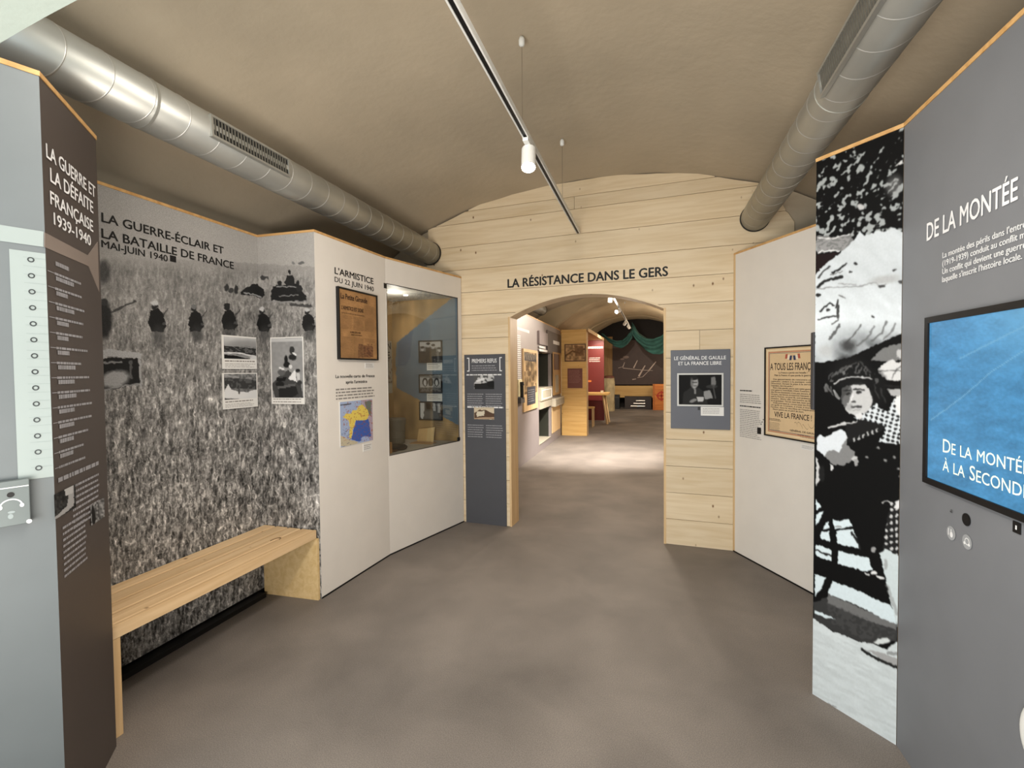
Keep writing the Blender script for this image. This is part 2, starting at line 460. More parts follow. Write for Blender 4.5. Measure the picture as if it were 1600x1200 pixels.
def prof_z(prof, x):
    xs = [p[0] for p in prof]; zs = [p[1] for p in prof]
    return float(np.interp(x, xs, zs))
def ring_wall(name, outer, inner, y0, y1, m):
    """cross wall between two vaults: fills outer profile minus inner profile"""
    b = MB(); xs = sorted(set([p[0] for p in outer]+[p[0] for p in inner]))
    for xa, xb in zip(xs[:-1], xs[1:]):
        if xb-xa < 1e-4: continue
        mid = (xa+xb)/2; inn = inner[0][0] < mid < inner[-1][0]
        lo = [prof_z(inner, x) if inn else 0.0 for x in (xa, xb)]; hi = [prof_z(outer, x)+0.02 for x in (xa, xb)]
        if hi[0] <= lo[0] and hi[1] <= lo[1]: continue
        v = []
        for y in (y0, y1): v += [(xa, y, lo[0]), (xb, y, lo[1]), (xb, y, max(hi[1], lo[1])), (xa, y, max(hi[0], lo[0]))]
        b.add(v, [(0, 1, 2, 3), (7, 6, 5, 4), (0, 4, 5, 1), (2, 6, 7, 3)])
    return tag(b.build(name, m), kind='structure')
ring_wall('wall_middle', PROF1, PROF2, 11.4, 11.5, VW)
ring_wall('wall_inner', PROF3, PROF2, 15.6, 15.7, VW)
b = MB(); b.box(-3.4, 2.1, 20.75, 20.85, 0, 3.95)
tag(b.build('wall_back', mat('black_end_wall', (26, 23, 22), 0.9)), kind='structure')
# near arch, plain white, through which the first room is entered
b = MB(); xs = np.linspace(XC-2.82, XC+2.82, 48)
def near_arch(x):
    q = abs(x-XC)/0.98
    return 2.44-0.14*q*q if q < 1 else 0.0
def strip_fill(b, W, ss, lo, hi, o0, o1):
    n = len(ss)
    vs = [W.P(s, z, o) for o in (o0, o1) for s, z in list(zip(ss, lo))+list(zip(ss, hi))]
    fs = []
    for i in range(n-1):
        fs += [(i, i+1, n+i+1, n+i), (2*n+i+1, 2*n+i, 3*n+i, 3*n+i+1), (i, 2*n+i, 2*n+i+1, i+1), (n+i, n+i+1, 3*n+i+1, 3*n+i)]
    fs += [(0, n, 3*n, 2*n), (n-1, 3*n-1, 4*n-1, 2*n-1)]
    b.add(vs, fs)
NW = Wall((-3.48, 0.58), (2.16, 0.58))
b = MB()
sa = np.linspace(XC-1.0, XC+1.56, 33)
na = lambda x: 2.417-0.09*((x-XC)/0.9)**2 if x < XC else 2.417
strip_fill(b, NW, [x+3.48 for x in sa], [na(x) for x in sa], [prof_z(PROF1, x)+0.05 for x in sa], 0, -0.12)
tag(b.build('wall_entrance', mat('white_render', (160, 170, 162), 0.8, bump=0.1)), kind='structure')

# end wall: masonry core with the boards as parts
DL, DR = E.sz(797.5, 822)[0], E.sz(1040.5, 851)[0]
def door_arch(s):
    x = E.P(s, 0)[0]; return 2.345-0.19*((x+0.64)/0.76)**2
def vault_top(s):
    x = E.P(s, 0)[0]
    return prof_z(PROF1, x)
SEAM = [0.0, 0.235, 0.478, 0.722, 0.966, 1.211, 1.457, 1.703, 1.948, 2.192, 2.428, 2.668, 2.912, 3.15, 3.27, 3.46]
b = MB()
sL, sR = -1.75, 3.62
for a0, a1, door in ((sL, DL, False), (DL, DR, True), (DR, sR, False)):
    ss = np.linspace(a0, a1, 24)
    strip_fill(b, E, ss, [door_arch(s) if door else 0.0 for s in ss], [max(vault_top(s)-0.01, 0.01) for s in ss], -0.022, -0.20)
endw = tag(b.build('wall_end', PLASTER), 'cross wall clad in horizontal pine boards, with an arched doorway', kind='structure')
JOINTS = {7: [2.32], 13: [1.2]}
for i in range(len(SEAM)-1):
    z0, z1 = SEAM[i]+0.002, SEAM[i+1]-0.002
    cuts = [-0.42, 3.05]
    if z0 > 2.75: cuts = [-0.40, 3.05]
    cuts = sorted(cuts+[c for c in JOINTS.get(i, [])])
    for ca, cb in zip(cuts[:-1], cuts[1:]):
        ss = np.arange(ca+0.0015, cb-0.0015, 0.02).tolist()+[cb-0.0015]
        ss = sorted(set(ss+[DL-1e-4, DL+1e-4, DR-1e-4, DR+1e-4]))
        run = []
        def flush(run):
            if len(run) > 2:
                bb = MB(); strip_fill(bb, E, [r[0] for r in run], [r[1] for r in run], [r[2] for r in run], 0.0, -0.02)
                bb.build('board', PINE, endw)
        for s in ss:
            if s < ca or s > cb: continue
            lo, hi = z0, z1
            if DL < s < DR: lo = max(lo, door_arch(s))
            x = E.P(s, 0)[0]
            top = vault_top(s)-0.004+0.006*math.sin(s*9)
            if x > 1.03: top = min(top, 2.96-(x-1.04)*1.75)
            hi = min(hi, top)
            if hi-lo > 0.004: run.append((s, lo, hi))
            else:
                flush(run); run = []
        flush(run)
# doorway lining
b = MB(); ss = np.linspace(DL, DR, 40)
b.wbox(E, DL-0.002, DL+0.018, 0, door_arch(DL), 0.004, -0.215)
b.wbox(E, DR-0.018, DR+0.002, 0, door_arch(DR), 0.004, -0.215)
b.build('lining', PINE_Z, endw)
b = MB(); strip_fill(b, E, ss, [door_arch(s)-0.014 for s in ss], [door_arch(s)+0.002 for s in ss], 0.002, -0.215)
b.build('arch_lining', PINE, endw)
# title over the doorway
b = MB(); letter_px(b, E, 'LA RÉSISTANCE DANS LE GERS', 793, 441.5, 430.5, 1044, 0.002, 0.012)
a0, z0 = E.sz(793, 442); a1, z1_ = E.sz(1044, 426)
b = MB(); letter(b, E, 'LA RÉSISTANCE DANS LE GERS', a0, a1, 2.447, 2.530, 0.002, 0.034)
b.build('lettering', BLACKINK, endw)

# ================================================================= LEFT: near grey/dark partition
def cap_strip(parent, pts, z, m=CAP, wd=0.05, h=0.016, name='top_edge'):
    """thin light wood edge along the top of a folded panel"""
    for (xa, ya), (xb, yb) in zip(pts[:-1], pts[1:]):
        W = Wall((xa, ya), (xb, yb)); b = MB(); b.wbox(W, -0.002, W.L+0.002, z, z+h, 0.003, -wd); b.build(name, m, parent)
near = thing('display_partition', 'tall grey and dark folding partition with a timeline and the title about 1939-1940', 'partition', (-2.3, 0.9, 0))
b = MB(); b.prism([(-2.20, 0.38), (-1.921, 1.045), (-1.960, 1.045), (-2.24, 0.40)], 0, H); b.build('grey_face', mat('pale_grey_face', (104, 110, 112), 0.5, var=0.03), near)
b = MB(); b.wbox(NB, 0.0, NB.L, 0, H, 0, -0.04); b.build('title_face', BROWNP, near)
b = MB(); b.prism([(-2.24, 0.40), (-1.965, 1.05), (-2.25, 1.39), (-2.78, 1.39), (-2.78, 0.40)], 0, H-0.03); b.build('frame', mat('partition_core', (120, 96, 66), 0.8), near)
cap_strip(near, [(-2.20, 0.38), (-1.921, 1.045), (-2.218, 1.390)], H)
b = MB()
for t, xl, yb, yt, xr in (('LA GUERRE ET', 71, 245, 224, 146), ('LA DÉFAITE', 77.5, 283, 262, 143), ('FRANÇAISE', 77.5, 318, 298, 143), ('1939-1940', 83, 350, 332, 140)):
    letter_px(b, NB, t, xl, yb, yt, xr, 0.002, 0.02)
b.build('lettering', WHITEINK, near)
b = MB()
for i in range(14):
    y = 416+i*23.2; x = 86+i*0.55
    a0, z = NB.sz(x, y); a1 = NB.sz(x+random.uniform(16, 30), y)[0]; a2 = NB.sz(x+random.uniform(36, 52), y)[0]
    word_lines(b, NB, a0, a1, z+0.022, z-0.002, 1, 0.002, 0.6, 0)
    word_lines(b, NB, a0-0.01, a2, z-0.018, z-0.034, 1, 0.002, 0.5, 0)
    b.wquad(NB, 0.004, a0-0.012, z-0.027, z-0.0245, 0.002)
a0, z = NB.sz(90, 753); a1 = NB.sz(153, 722)[0]
word_lines(b, NB, a0, a1, z+0.02, z-0.01, 1, 0.002, 0.5, 0)
word_lines(b, NB, a0+0.10, a1, z-0.03, z-0.20, 8, 0.002, 0.4, 0.15)
a0, z = NB.sz(97, 830)
word_lines(b, NB, a0, a0+0.19, z+0.02, z-0.17, 9, 0.002, 0.4, 0.1)
b.build('small_print', PALEINK, near)
b = MB()
q = lambda x, y: NB.sz(x, y)
b.wpoly(NB, [q(69, 363), q(137, 399), q(152, 378), q(154.5, 456), q(138, 416), q(69, 386)], 0.0015, 0.0)
b.build('arrow', mat('grey_arrow_print', (128, 116, 108), 0.6), near)
def ph_small(X, Y):
    p = Paint(X, Y, 0.16); n = vnoise(X/3, Y/3, 4)
    p.c *= (0.6+1.1*n)[..., None]
    p.poly([(110, 757), (115, 755), (116, 790), (88, 812), (84, 810), (105, 790)], 0.62); p.poly([(100, 763), (114, 757), (114, 770), (103, 775)], 0.7)
    return p.c
s0, z0 = NB.sz(84, 812); s1, z1 = NB.sz(116, 757); print_grid('photo_print', NB, s0, s1, z0, z1, 0.003, 30, 40, ph_small, PRINT, near)
def ph_small2(X, Y):
    p = Paint(X, Y, 0.45); n = vnoise(X/2.2, Y/3, 9); p.c *= (0.5+1.0*n)[..., None]
    p.oval(146, 805, 3, 16, 0.12, rot=-5); return p.c
s0, z0 = NB.sz(141, 822); s1, z1 = NB.sz(161, 777); print_grid('photo_print', NB, s0, s1, z0, z1, 0.003, 24, 36, ph_small2, PRINT, near)
# timeline strip on the grey face
PALE = mat('pale_timeline_print', (146, 156, 154), 0.5, var=0.02)
b = MB(); q = lambda x, y: NA.sz(x, y)
l_ = -0.30
b.wpoly(NA, [(l_, q(14, 354)[1]), q(68, 362), q(68, 386), (l_, q(14, 379)[1])], 0.001, 0.002)
b.build('timeline_band', PALE, near)
b = MB(); a0, z1 = q(14, 389); a1, z0 = NA.L-0.0005, q(55, 748)[1]
b.wquad(NA, a0, a1, z0, z1, 0.002); b.build('dotted_strip', PALE, near)
b0 = None; RINGM = mat('grey_eyelet', (70, 74, 76), 0.4, 0.5)
for i in range(14):
    a, z = q(48+i*0.95, 406+i*25.0); bb = MB(); bb.disc(NA, a, z, 0.003, 0.0085, 16, 0.0050, rz=0.0085)
    bb.build('eyelet', RINGM, near)
b = MB()
for i in range(26):
    z = z1-0.02-i*(z1-z0-0.03)/26; b.wquad(NA, a0+0.03, a1-0.001, z, z+0.0012, 0.0025)
b.build('fine_rules', mat('very_pale_rule', (134, 145, 143), 0.5), near)

# listening station on the grey face
box = thing('audio_point', 'small grey metal listening box with a headphone symbol on the grey panel', 'box', NA.P(0.25, 1.13, 0.0))
a1 = NA.sz(48, 752)[0]; z1 = NA.sz(30, 750, 0.03)[1]; z0 = NA.sz(46, 817, 0.03)[1]
a1 = NA.sz(47, 780, 0.03)[0]; a0 = a1-0.13
BOXM = mat('brushed_grey_metal', (108, 116, 116), 0.4, 0.3)
b = MB(); b.wbox(NA, a0, a1, z0, z1, 0.0, 0.03); b.build('case', BOXM, box, bevel=0.002)
b = MB(); b.wquad(NA, a0+0.01, a1-0.002, z1-0.022, z1-0.019, 0.0312); b.build('lid_line', WHITEINK, box)
b = MB(); ca = a1-0.042; cz = z1-0.043; b.disc(NA, ca, cz, 0.0312, 0.0085, 20); b.build('jack_hole', BLACK, box)
b = MB(); cz = z0+0.062
n = 18
pts = [(ca+0.026*math.cos(math.pi*i/n), cz+0.024*math.sin(math.pi*i/n)) for i in range(n+1)]
for (xa, za), (xb, zb) in zip(pts[:-1], pts[1:]):
    b.add([NA.P(xa, za, 0.0313), NA.P(xb, zb, 0.0313), NA.P(ca+(xb-ca)*0.86, cz+(zb-cz)*0.86, 0.0313), NA.P(ca+(xa-ca)*0.86, cz+(za-cz)*0.86, 0.0313)], [(0, 1, 2, 3)])
b.disc(NA, ca-0.0235, cz, 0.0314, 0.005, 14, rz=0.0065); b.disc(NA, ca+0.0235, cz, 0.0314, 0.005, 14, rz=0.0065)
b.build('headphone_symbol', WHITEINK, box)
b = MB(); b.disc(NA, ca, cz-0.018, 0.0314, 0.008, 14, rz=0.004); b.disc(NA, ca-0.002, cz-0.031, 0.0314, 0.006, 14, rz=0.008); b.build('hand_symbol', mat('faded_white_ink', (140, 150, 150), 0.6), box)
for aa, zz in ((a1-0.004, z0+0.006), (a0+0.05, z1-0.012)):
    b = MB(); b.disc(NA, aa, zz, 0.0325, 0.0065, 14); b.disc(NA, aa, zz, 0.031, 0.0065, 14); b.build('rivet', WMETAL, box)

# ================================================================= LEFT: mural
mural = thing('mural_partition', 'large black and white wheat field mural with soldiers and tanks behind the bench', 'mural', (-2.75, 2.05, 0))
b = MB(); b.box(-2.80, -2.735, 1.395, 2.72, 0.0, H); b.build('core', BLACK, mural)  # black, so the slot below the print is shaded by colour
b = MB(); b.box(-2.79, -2.655, 1.45, 2.65, 0.0, 0.03); b.build('floor_shade_strip', BLACK, mural)  # added black strip on the floor, standing in for shade under the mural
b = MB(); b.wbox(MR, 0.0, MR.L, 0.0, H, -0.003, -0.03); b.build('return_core', WHITE, mural)
def wheat(X, Y, base):
    g = np.clip((Y-430)/330, 0, 1)
    w1 = vnoise(X/2.4+Y/30, Y/11, 1); w2 = vnoise(X/1.3-Y/22, Y/6, 2); w3 = vnoise(X/6, Y/16, 3); w4 = vnoise(X/2.0+Y/5, Y/2.2, 8)
    n = (w1*0.35+w2*0.30+w3*0.15+w4*0.2)-0.5
    xw = X+9*(vnoise(X/16, Y/15, 21)-0.5); st = 0
    for sd, sx, sy in ((22, 4.2, 17), (23, 2.8, 11), (24, 6.0, 26)):
        rg = 1-np.abs(2*vnoise(xw/sx+sd, Y/sy, sd)-1); st = st+np.clip((rg-0.84)/0.16, 0, 1)*vnoise(X/9, Y/12, sd+5)
    n = n+0.30*(st-0.35)
    lay = vnoise(X/40, Y/26, 6)-0.5
    return base*(1+lay*0.22*(1-g*0.5)+n*(0.55+1.35*g))
def mural_fn(X, Y):
    hz = 398+(X-150)*0.055
    tone = 0.56-0.04*np.clip((380-X)/200, 0, 1)
    v = np.where(Y < hz, 0.66-0.07*np.clip((320-X)/160, 0, 1), wheat(X, Y, tone))
    tr = np.clip((Y-hz)/22, 0, 1); v = np.where((Y >= hz), (0.60*(1-tr)+v*tr), v)
    v = v*(1+0.04*(vnoise(X/1.5, Y/1.5, 12)-0.5))
    p = Paint(X, Y, 1.0); p.c = np.repeat(v[..., None], 3, -1)*np.array([1.0, 0.985, 0.965])
    D = 0.13
    # dark scrub and gunner on the edge
    p.oval(162, 425, 10, 18, 0.2, 0.7, 0.6); p.oval(163, 500, 12, 30, 0.14, 0.9, 0.4); p.line([(165, 492), (190, 480), (212, 470)], 3, 0.18, 0.8)
    p.oval(163, 472, 5, 6, 0.22)
    # vehicle at left
    p.poly([(152, 548), (170, 545), (222, 552), (221, 560), (170, 557), (152, 560)], 0.62); p.poly([(152, 559), (216, 560), (222, 600), (152, 613)], D)
    p.oval(180, 592, 22, 13, 0.62, 0.9, 0.4, rot=-12); p.line([(160, 567), (190, 566)], 3, 0.55, 0.8); p.line([(218, 560), (221, 604)], 3, 0.6); p.line([(152, 612), (185, 604), (222, 600)], 3, 0.58, 0.8)
    p.line([(204, 565), (205, 590)], 4, 0.4, 0.7)
    for cx, cy, hel, s in ((245, 496, 0.72, 1.15), (306, 498, 0.42, 1.0), (358, 496, 0.16, 1.0), (412, 500, 0.75, 0.9), (482, 500, 0.7, 0.85)):
        p.oval(cx-3*s, cy-16*s, 4.6*s, 5.2*s, 0.16); p.oval(cx-3*s, cy-19*s, 4.8*s, 3.2*s, hel)
        p.poly([(cx-8*s, cy-10*s), (cx+1*s, cy-12*s), (cx+9*s, cy-5*s), (cx+13*s, cy+12*s), (cx+8*s, cy+20*s), (cx-8*s, cy+19*s), (cx-12*s, cy+6*s)], D)
        p.oval(cx+2*s, cy+24*s, 9*s, 14*s, 0.22, 0.6, 0.7); p.line([(cx+9*s, cy-2*s), (cx+16*s, cy-12*s)], 1.8, 0.2, 0.8); p.oval(cx+10*s, cy+9*s, 3*s, 2*s, 0.45, 0.5)
    # tank
    p.poly([(423, 470), (425, 451), (431, 445), (440, 446), (447, 443), (463, 443), (470, 446), (473, 454), (479, 465), (480, 471)], 0.14)
    p.poly([(444.5, 441), (449, 429.5), (452, 431), (458, 429.5), (460.5, 441), (457, 447), (447, 447)], 0.16); p.oval(452.5, 425.5, 2.6, 3.6, 0.15)
    p.oval(437, 443, 3, 5, 0.15); p.oval(465, 444, 3, 6, 0.15); p.oval(468, 451, 5, 5, 0.17)
    p.line([(432, 448), (462, 448)], 1.8, 0.55); p.line([(436, 462.5), (466, 461)], 1.6, 0.5); p.line([(415, 472), (450, 472), (480, 471)], 2.5, 0.55, 0.7)
    p.line([(455, 476), (485, 478)], 5, 0.2, 0.8)
    # car behind and men
    p.poly([(381, 452), (385, 447), (391, 447), (394, 443), (402, 444), (406, 449), (413, 451), (415, 462), (408, 466), (385, 460), (376, 460), (376, 456)], 0.15); p.line([(382, 457), (408, 464)], 2, 0.6)
    p.oval(354, 450, 3, 6, 0.22); p.oval(361, 454, 4, 4, 0.25); p.oval(369, 453, 3.5, 7, 0.2); p.oval(411, 434, 5, 3, 0.25); p.oval(418, 434, 2.5, 3, 0.3)
    p.oval(471, 411, 5, 2.5, 0.4); p.oval(458, 411, 3, 2, 0.48)
    return p.c*0.97
print_grid('mural_print', MU, 0, MU.L, 0.04, H, 0.0, 330, 760, mural_fn, MURALM, mural, warp=2.6)
print_grid('mural_print', MR, 0, MR.L, 0.0, H, 0.0, 110, 560, mural_fn, MURALM, mural, warp=2.6)
cap_strip(mural, [(-2.72, 1.395), (-2.72, 2.715), (-2.25, 2.735)], H)
b = MB()
s0 = MU.sz(158, 350)[0]
for t, xl, yb, yt, xr in (('LA GUERRE-ÉCLAIR ET', 158, 346, 332, 349), ('LA BATAILLE DE FRANCE', 158, 371, 357, 365), ('MAI-JUIN 1940', 158, 386, 375, 262)):
    a0, z0 = MU.sz(xl, yb); z1 = MU.sz(xl, yt)[1]
    a1 = MU.sz(xr, {349: 388, 365: 415, 262: 410}[xr])[0]
    letter(b, MU, t, a0, a1, z0, z1, 0.002, 0.022)
a, z = MU.sz(270, 404.5); b.wbox(MU, a-0.018, a+0.018, z-0.018, z+0.018, 0.001, 0.003)
b.build('lettering', BLACKINK, mural)

# ---- three photo boards pinned on the mural
def photo_board(W, x0, y0, x1, y1, im, fn, label, rows, grp=None, o=0.004, framem=None, th=0.006):
    s0, s1, z0, z1 = W.rect(x0, y0, x1, y1, o)
    t = thing('photo_board', label, 'photograph', W.P((s0+s1)/2, z0, o), grp)
    b = MB(); b.wbox(W, s0, s1, z0, z1, o, o+th); b.build('board', framem or CARD, t, bevel=0)
    i0, i1, j0, j1 = W.rect(*im, o)
    print_grid('photo_print', W, i0, i1, j0, j1, o+th+0.0015, 56, 60, fn, PRINT, t)
    if rows:
        b = MB(); letter_rows = j0-z0
        word_lines(b, W, i0+0.005, i1-0.01, j0-letter_rows*0.12, j0-letter_rows*0.34, 1, o+th+0.0012, 0.55, 0.1)
        word_lines(b, W, i0+0.005, i1-0.01, j0-letter_rows*0.42, z0+letter_rows*0.12, rows, o+th+0.0012, 0.3, 0.2)
        b.build('caption', GREYINK, t)
    return t
def ph_a(X, Y):
    u = (Y-525)/37; v = 0.78-0.25*np.clip(u*2, 0, 1); p = Paint(X, Y, 1); p.c = np.repeat(v[..., None], 3, -1)
    p.oval(380, 538, 20, 7, 0.5, 0.6, 1.0)
    p.poly([(346, 540), (360, 541), (400, 545), (400, 556), (346, 552)], 0.17); n = vnoise(X/3, Y/1.5, 3); p._set((n > 0.62)*(Y > 541)*(Y < 555)*1.0, 0.42, 0.7)
    p.line([(348, 551), (375, 552), (398, 557)], 2.5, 0.8); p.line([(355, 555), (380, 560)], 2, 0.75); p.poly([(346, 554), (365, 555), (395, 562), (346, 562)], 0.1); p.poly([(390, 558), (401, 557), (401, 562), (392, 562)], 0.8)
    return p.c
def ph_b(X, Y):
    p = Paint(X, Y, 0.45); n = vnoise(X/2.5, Y/3, 6); p.c *= (0.7+0.6*n)[..., None]
    p.poly([(346, 590), (402, 594), (402, 608), (346, 606)], 0.22); p._set((n > 0.6)*(Y > 592)*(Y < 612)*1.0, 0.4, 0.6)
    p.poly([(346, 622), (350, 612), (356, 600), (361, 608), (372, 612), (385, 613), (394, 610), (402, 609), (402, 624)], 0.82); p.oval(374, 611, 1.5, 5, 0.3); p.oval(388, 609, 1.5, 4, 0.35)
    p.line([(350, 586), (372, 590)], 2, 0.65, 0.7)
    return p.c
def ph_c(X, Y):
    v = 0.52+0.05*vnoise(X/4, Y/4, 2); p = Paint(X, Y, 1); p.c = np.repeat(v[..., None], 3, -1)
    p.poly([(420, 528), (480, 528), (480, 533), (420, 534)], 0.7)
    p.poly([(424, 600), (436, 588), (450, 578), (462, 588), (470, 600), (474, 622), (430, 622)], 0.25); p.oval(456, 547, 4, 6, 0.2); p.oval(457, 558, 6, 5, 0.15); p.line([(458, 552), (462, 554)], 3, 0.85)
    p.oval(447, 562, 3, 7, 0.12); p.oval(448, 570, 5, 5, 0.12); p.oval(440, 582, 6, 5, 0.35); p.poly([(450, 592), (461, 577), (464, 597)], 0.85); p.line([(437, 575), (443, 577)], 3, 0.85); p.oval(454, 573, 3, 3, 0.8)
    p.poly([(463, 583), (468, 583), (470, 600), (465, 600)], 0.75); p.oval(465, 579, 4, 3, 0.15); p.poly([(432, 590), (448, 590), (446, 596), (431, 596)], 0.1)
    p.oval(437, 600, 7, 4, 0.12); p.oval(468, 598, 4, 4, 0.2); p.poly([(434, 605), (462, 601), (466, 616), (455, 622), (436, 620)], 0.14); p.poly([(434, 604), (462, 599), (462, 603), (434, 608)], 0.35)
    return p.c
photo_board(MU, 345.5, 523, 400.5, 576.5, (348, 525.5, 399.5, 561.5), ph_a, 'small photo of a valley under smoke, upper of the pair on the mural', 3, 'photo boards on the mural')
photo_board(MU, 346.5, 583, 402, 635, (348.5, 584.5, 400, 621.5), ph_b, 'small photo of men by a white tent, lower of the pair on the mural', 3, 'photo boards on the mural')
photo_board(MR, 423, 527.5, 476.5, 631.5, (424.8, 529, 475.3, 621.5), ph_c, 'tall photo of armoured vehicles in column, on the corner return of the mural', 1, 'photo boards on the mural')

# ================================================================= bench
bench = thing('bench', 'pine slatted bench built in below the wheat field mural', 'bench', (-2.5, 2.06, 0))
xb, xf = -2.712, -2.285
wd = (xf-xb-3*0.015)/4
for i in range(4):
    x0 = xb+i*(wd+0.015)
    b = MB(); b.box(x0, x0+wd, 1.402, 2.708, 0.476, 0.5); b.build('slat', PINE_Y, bench, bevel=0.005)
b = MB(); b.box(xf+0.001, xf+0.022, 1.402, 2.71, 0.440, 0.5); b.build('front_rail', PINE_Y, bench, bevel=0.002)
b = MB(); b.box(xb, xf-0.02, 1.44, 2.66, 0.43, 0.475); b.build('bearer', mat('slat_gap_shade', (40, 32, 24), 0.9), bench)  # near-black colour puts the shade between the slats into the bearer
b = MB(); b.box(-2.60, xf+0.020, 1.402, 1.450, 0.0, 0.439); b.build('end_board', PINE_Z, bench, bevel=0.002)
b = MB(); b.wbox(MR, 0.01, MR.L-0.008, 0.0, 0.435, 0.026, 0.006); b.build('end_board', wood('bench_side_board', 'Y', (220, 192, 142), (204, 172, 118)), bench)
b = MB()
pts = [(-2.39+0.02*math.cos(t), 2.47+0.045*math.sin(t), 0.5008) for t in np.linspace(0.4, 3.6, 10)]
b.tube(pts, 0.0025, 6); b.build('dark_knot', mat('knot_brown', (96, 64, 36), 0.7), bench)

# ================================================================= white partition with showcase
wp = thing('white_partition', 'white folded partition with framed newspaper, map and glazed showcase', 'partition', (-2.25, 3.6, 0))
b = MB(); b.wbox(W1, 0, W1.L-0.001, 0, H, 0, -0.03); b.build('plain_panel', WHITE, wp)
n0, n1, m0, m1 = W2.rect(606.5, 441, 716.5, 690)
m1 = 2.37; m0 = 0.87; n0 = 0.012; n1 = W2.sz(716.5, 560)[0]
b = MB()
b.wbox(W2, 0.001, W2.L-0.002, 0, m0, 0, -0.03); b.wbox(W2, 0.001, W2.L-0.002, m1, H, 0, -0.03)
b.wbox(W2, 0.001, n0, m0, m1, 0, -0.03); b.wbox(W2, n1, W2.L-0.002, m0, m1, 0, -0.03)
b.build('window_panel', WHITE, wp)
cap_strip(wp, [(-2.25, 2.735), (-2.205, 3.56), (-1.93, 4.575)], H)
b = MB(); b.wbox(W1, 0, W1.L, 0.0, 0.012, 0.001, 0.003); b.wbox(W2, 0, W2.L, 0.0, 0.012, 0.001, 0.003); b.build('painted_shadow_gap', BLACK, wp)  # black strip on the panel foot, a shaded gap put in as colour
b = MB()
a0, z0 = W1.sz(523, 428); a1 = W1.sz(584, 443)[0]
letter_px(b, W1, "L'ARMISTICE", 522.5, 427.5, 417.5, 583, 0.002, 0.024)
letter_px(b, W1, 'DU 22 JUIN 1940', 522.5, 440.0, 432.2, 583.5, 0.002, 0.012)
b.build('lettering', BLACKINK, wp)
b = MB()
a0, z0 = W1.sz(524, 592); a1 = W1.sz(585, 590)[0]
letter(b, W1, 'La nouvelle carte de France', a0, a1, 1.562, 1.585, 0.002, 0.012)
letter(b, W1, "après l'armistice", a0+0.11, a1-0.10, 1.518, 1.541, 0.002, 0.012)
b.build('lettering', BLACKINK, wp)
b = MB(); word_lines(b, W1, a0, a1, 1.488, 1.395, 4, 0.002, 0.45, 0.1); b.build('small_print', GREYINK, wp)

# framed newspaper
s0, s1, z0, z1 = W1.rect(524.5, 448.5, 587, 563)
s0 = W1.sz(524.5, 505)[0]+0.008; s1 = W1.sz(587, 512)[0]; z0, z1 = 1.700, 2.238
t = thing('newspaper_frame', 'brown old newspaper front page in a thin black frame', 'frame', W1.P((s0+s1)/2, z0, 0.02))
b = MB()
for c in ((s0, s0+0.012, z0, z1), (s1-0.012, s1, z0, z1), (s0+0.012, s1-0.012, z0, z0+0.012), (s0+0.012, s1-0.012, z1-0.012, z1)): b.wbox(W1, *c, 0.0, 0.024)
b.build('frame', BLACK, t)
def news_fn(X, Y):
    p = Paint(X, Y, (0.66, 0.50, 0.33)); n = vnoise(X/7, Y/9, 3); p.c *= (0.93+0.14*n)[..., None]
    m = vnoise(X/1.1, Y*1.1, 5)*(np.sin(Y*2.4)*0.5+0.5); p.c *= (1-0.16*m)[..., None]
    p.poly([(560, 538), (583, 541), (583, 558), (560, 559)], (0.50, 0.36, 0.25)); q = vnoise(X/2, Y/2, 7); p._set((q > 0.55)*(X > 560)*(X < 583)*(Y > 538)*(Y < 558)*1.0, (0.36, 0.24, 0.18), 0.7)
    return p.c
print_grid('front_page', W1, s0+0.012, s1-0.012, z0+0.012, z1-0.012, 0.016, 60, 90, news_fn, PRINT, t)
b = MB(); i0, i1 = s0+0.03, s1-0.03
letter(b, W1, 'La Petite Gironde', i0, i1-0.10, 2.155, 2.195, 0.018, 0.03)
letter(b, W1, "L'ARMISTICE EST SIGNÉ", i0+0.005, i1-0.15, 2.075, 2.103, 0.018, 0.02)
letter(b, W1, 'après les conditions de la suspension', i0+0.005, i1-0.14, 2.045, 2.058, 0.018, 0.0)
letter(b, W1, 'LE MOT DE LA FIN', i0+0.10, i0+0.22, 1.905, 1.917, 0.018, 0.01)
letter(b, W1, 'aux armées', i0+0.11, i0+0.24, 1.888, 1.898, 0.018, 0.01)
b.build('lettering', mat('news_ink', (70, 48, 32), 0.7), t)
b = MB()
for k in range(3):
    c0 = i0+k*(i1-i0)/3; c1 = c0+(i1-i0)/3-0.008
    word_lines(b, W1, c0, c1, 2.035 if k < 2 else 2.14, 1.93, 12 if k < 2 else 22, 0.0175, 0.35, 0.1)
    word_lines(b, W1, c0, c1, 1.875, 1.84 if k == 2 else 1.72, 4 if k == 2 else 18, 0.0175, 0.35, 0.1)
b.build('columns_of_text', mat('faded_news_ink', (132, 98, 64), 0.7), t)

def caption_card(W, x0, y0, x1, y1, label, o=0.0, th=0.003, rows=3, grp=None):
    s0, s1, z0, z1 = W.rect(x0, y0, x1, y1, o)
    if s1 < s0: s0, s1 = s1, s0
    t = thing('caption_card', label, 'card', W.P((s0+s1)/2, z0, o), grp)
    b = MB(); b.wbox(W, s0, s1, z0, z1, o, o+th); b.build('card', CARD, t)
    b = MB(); word_lines(b, W, s0+(s1-s0)*.08, s1-(s1-s0)*.08, z1-(z1-z0)*.12, z0+(z1-z0)*.2, rows, o+th+0.001, 0.3, 0.25); b.build('small_print', GREYINK, t)
    return t
caption_card(W1, 570, 567, 584, 576, 'little white caption card just under the framed newspaper')
caption_card(W1, 567, 694, 581, 702.5, 'little white caption card just under the colour map')

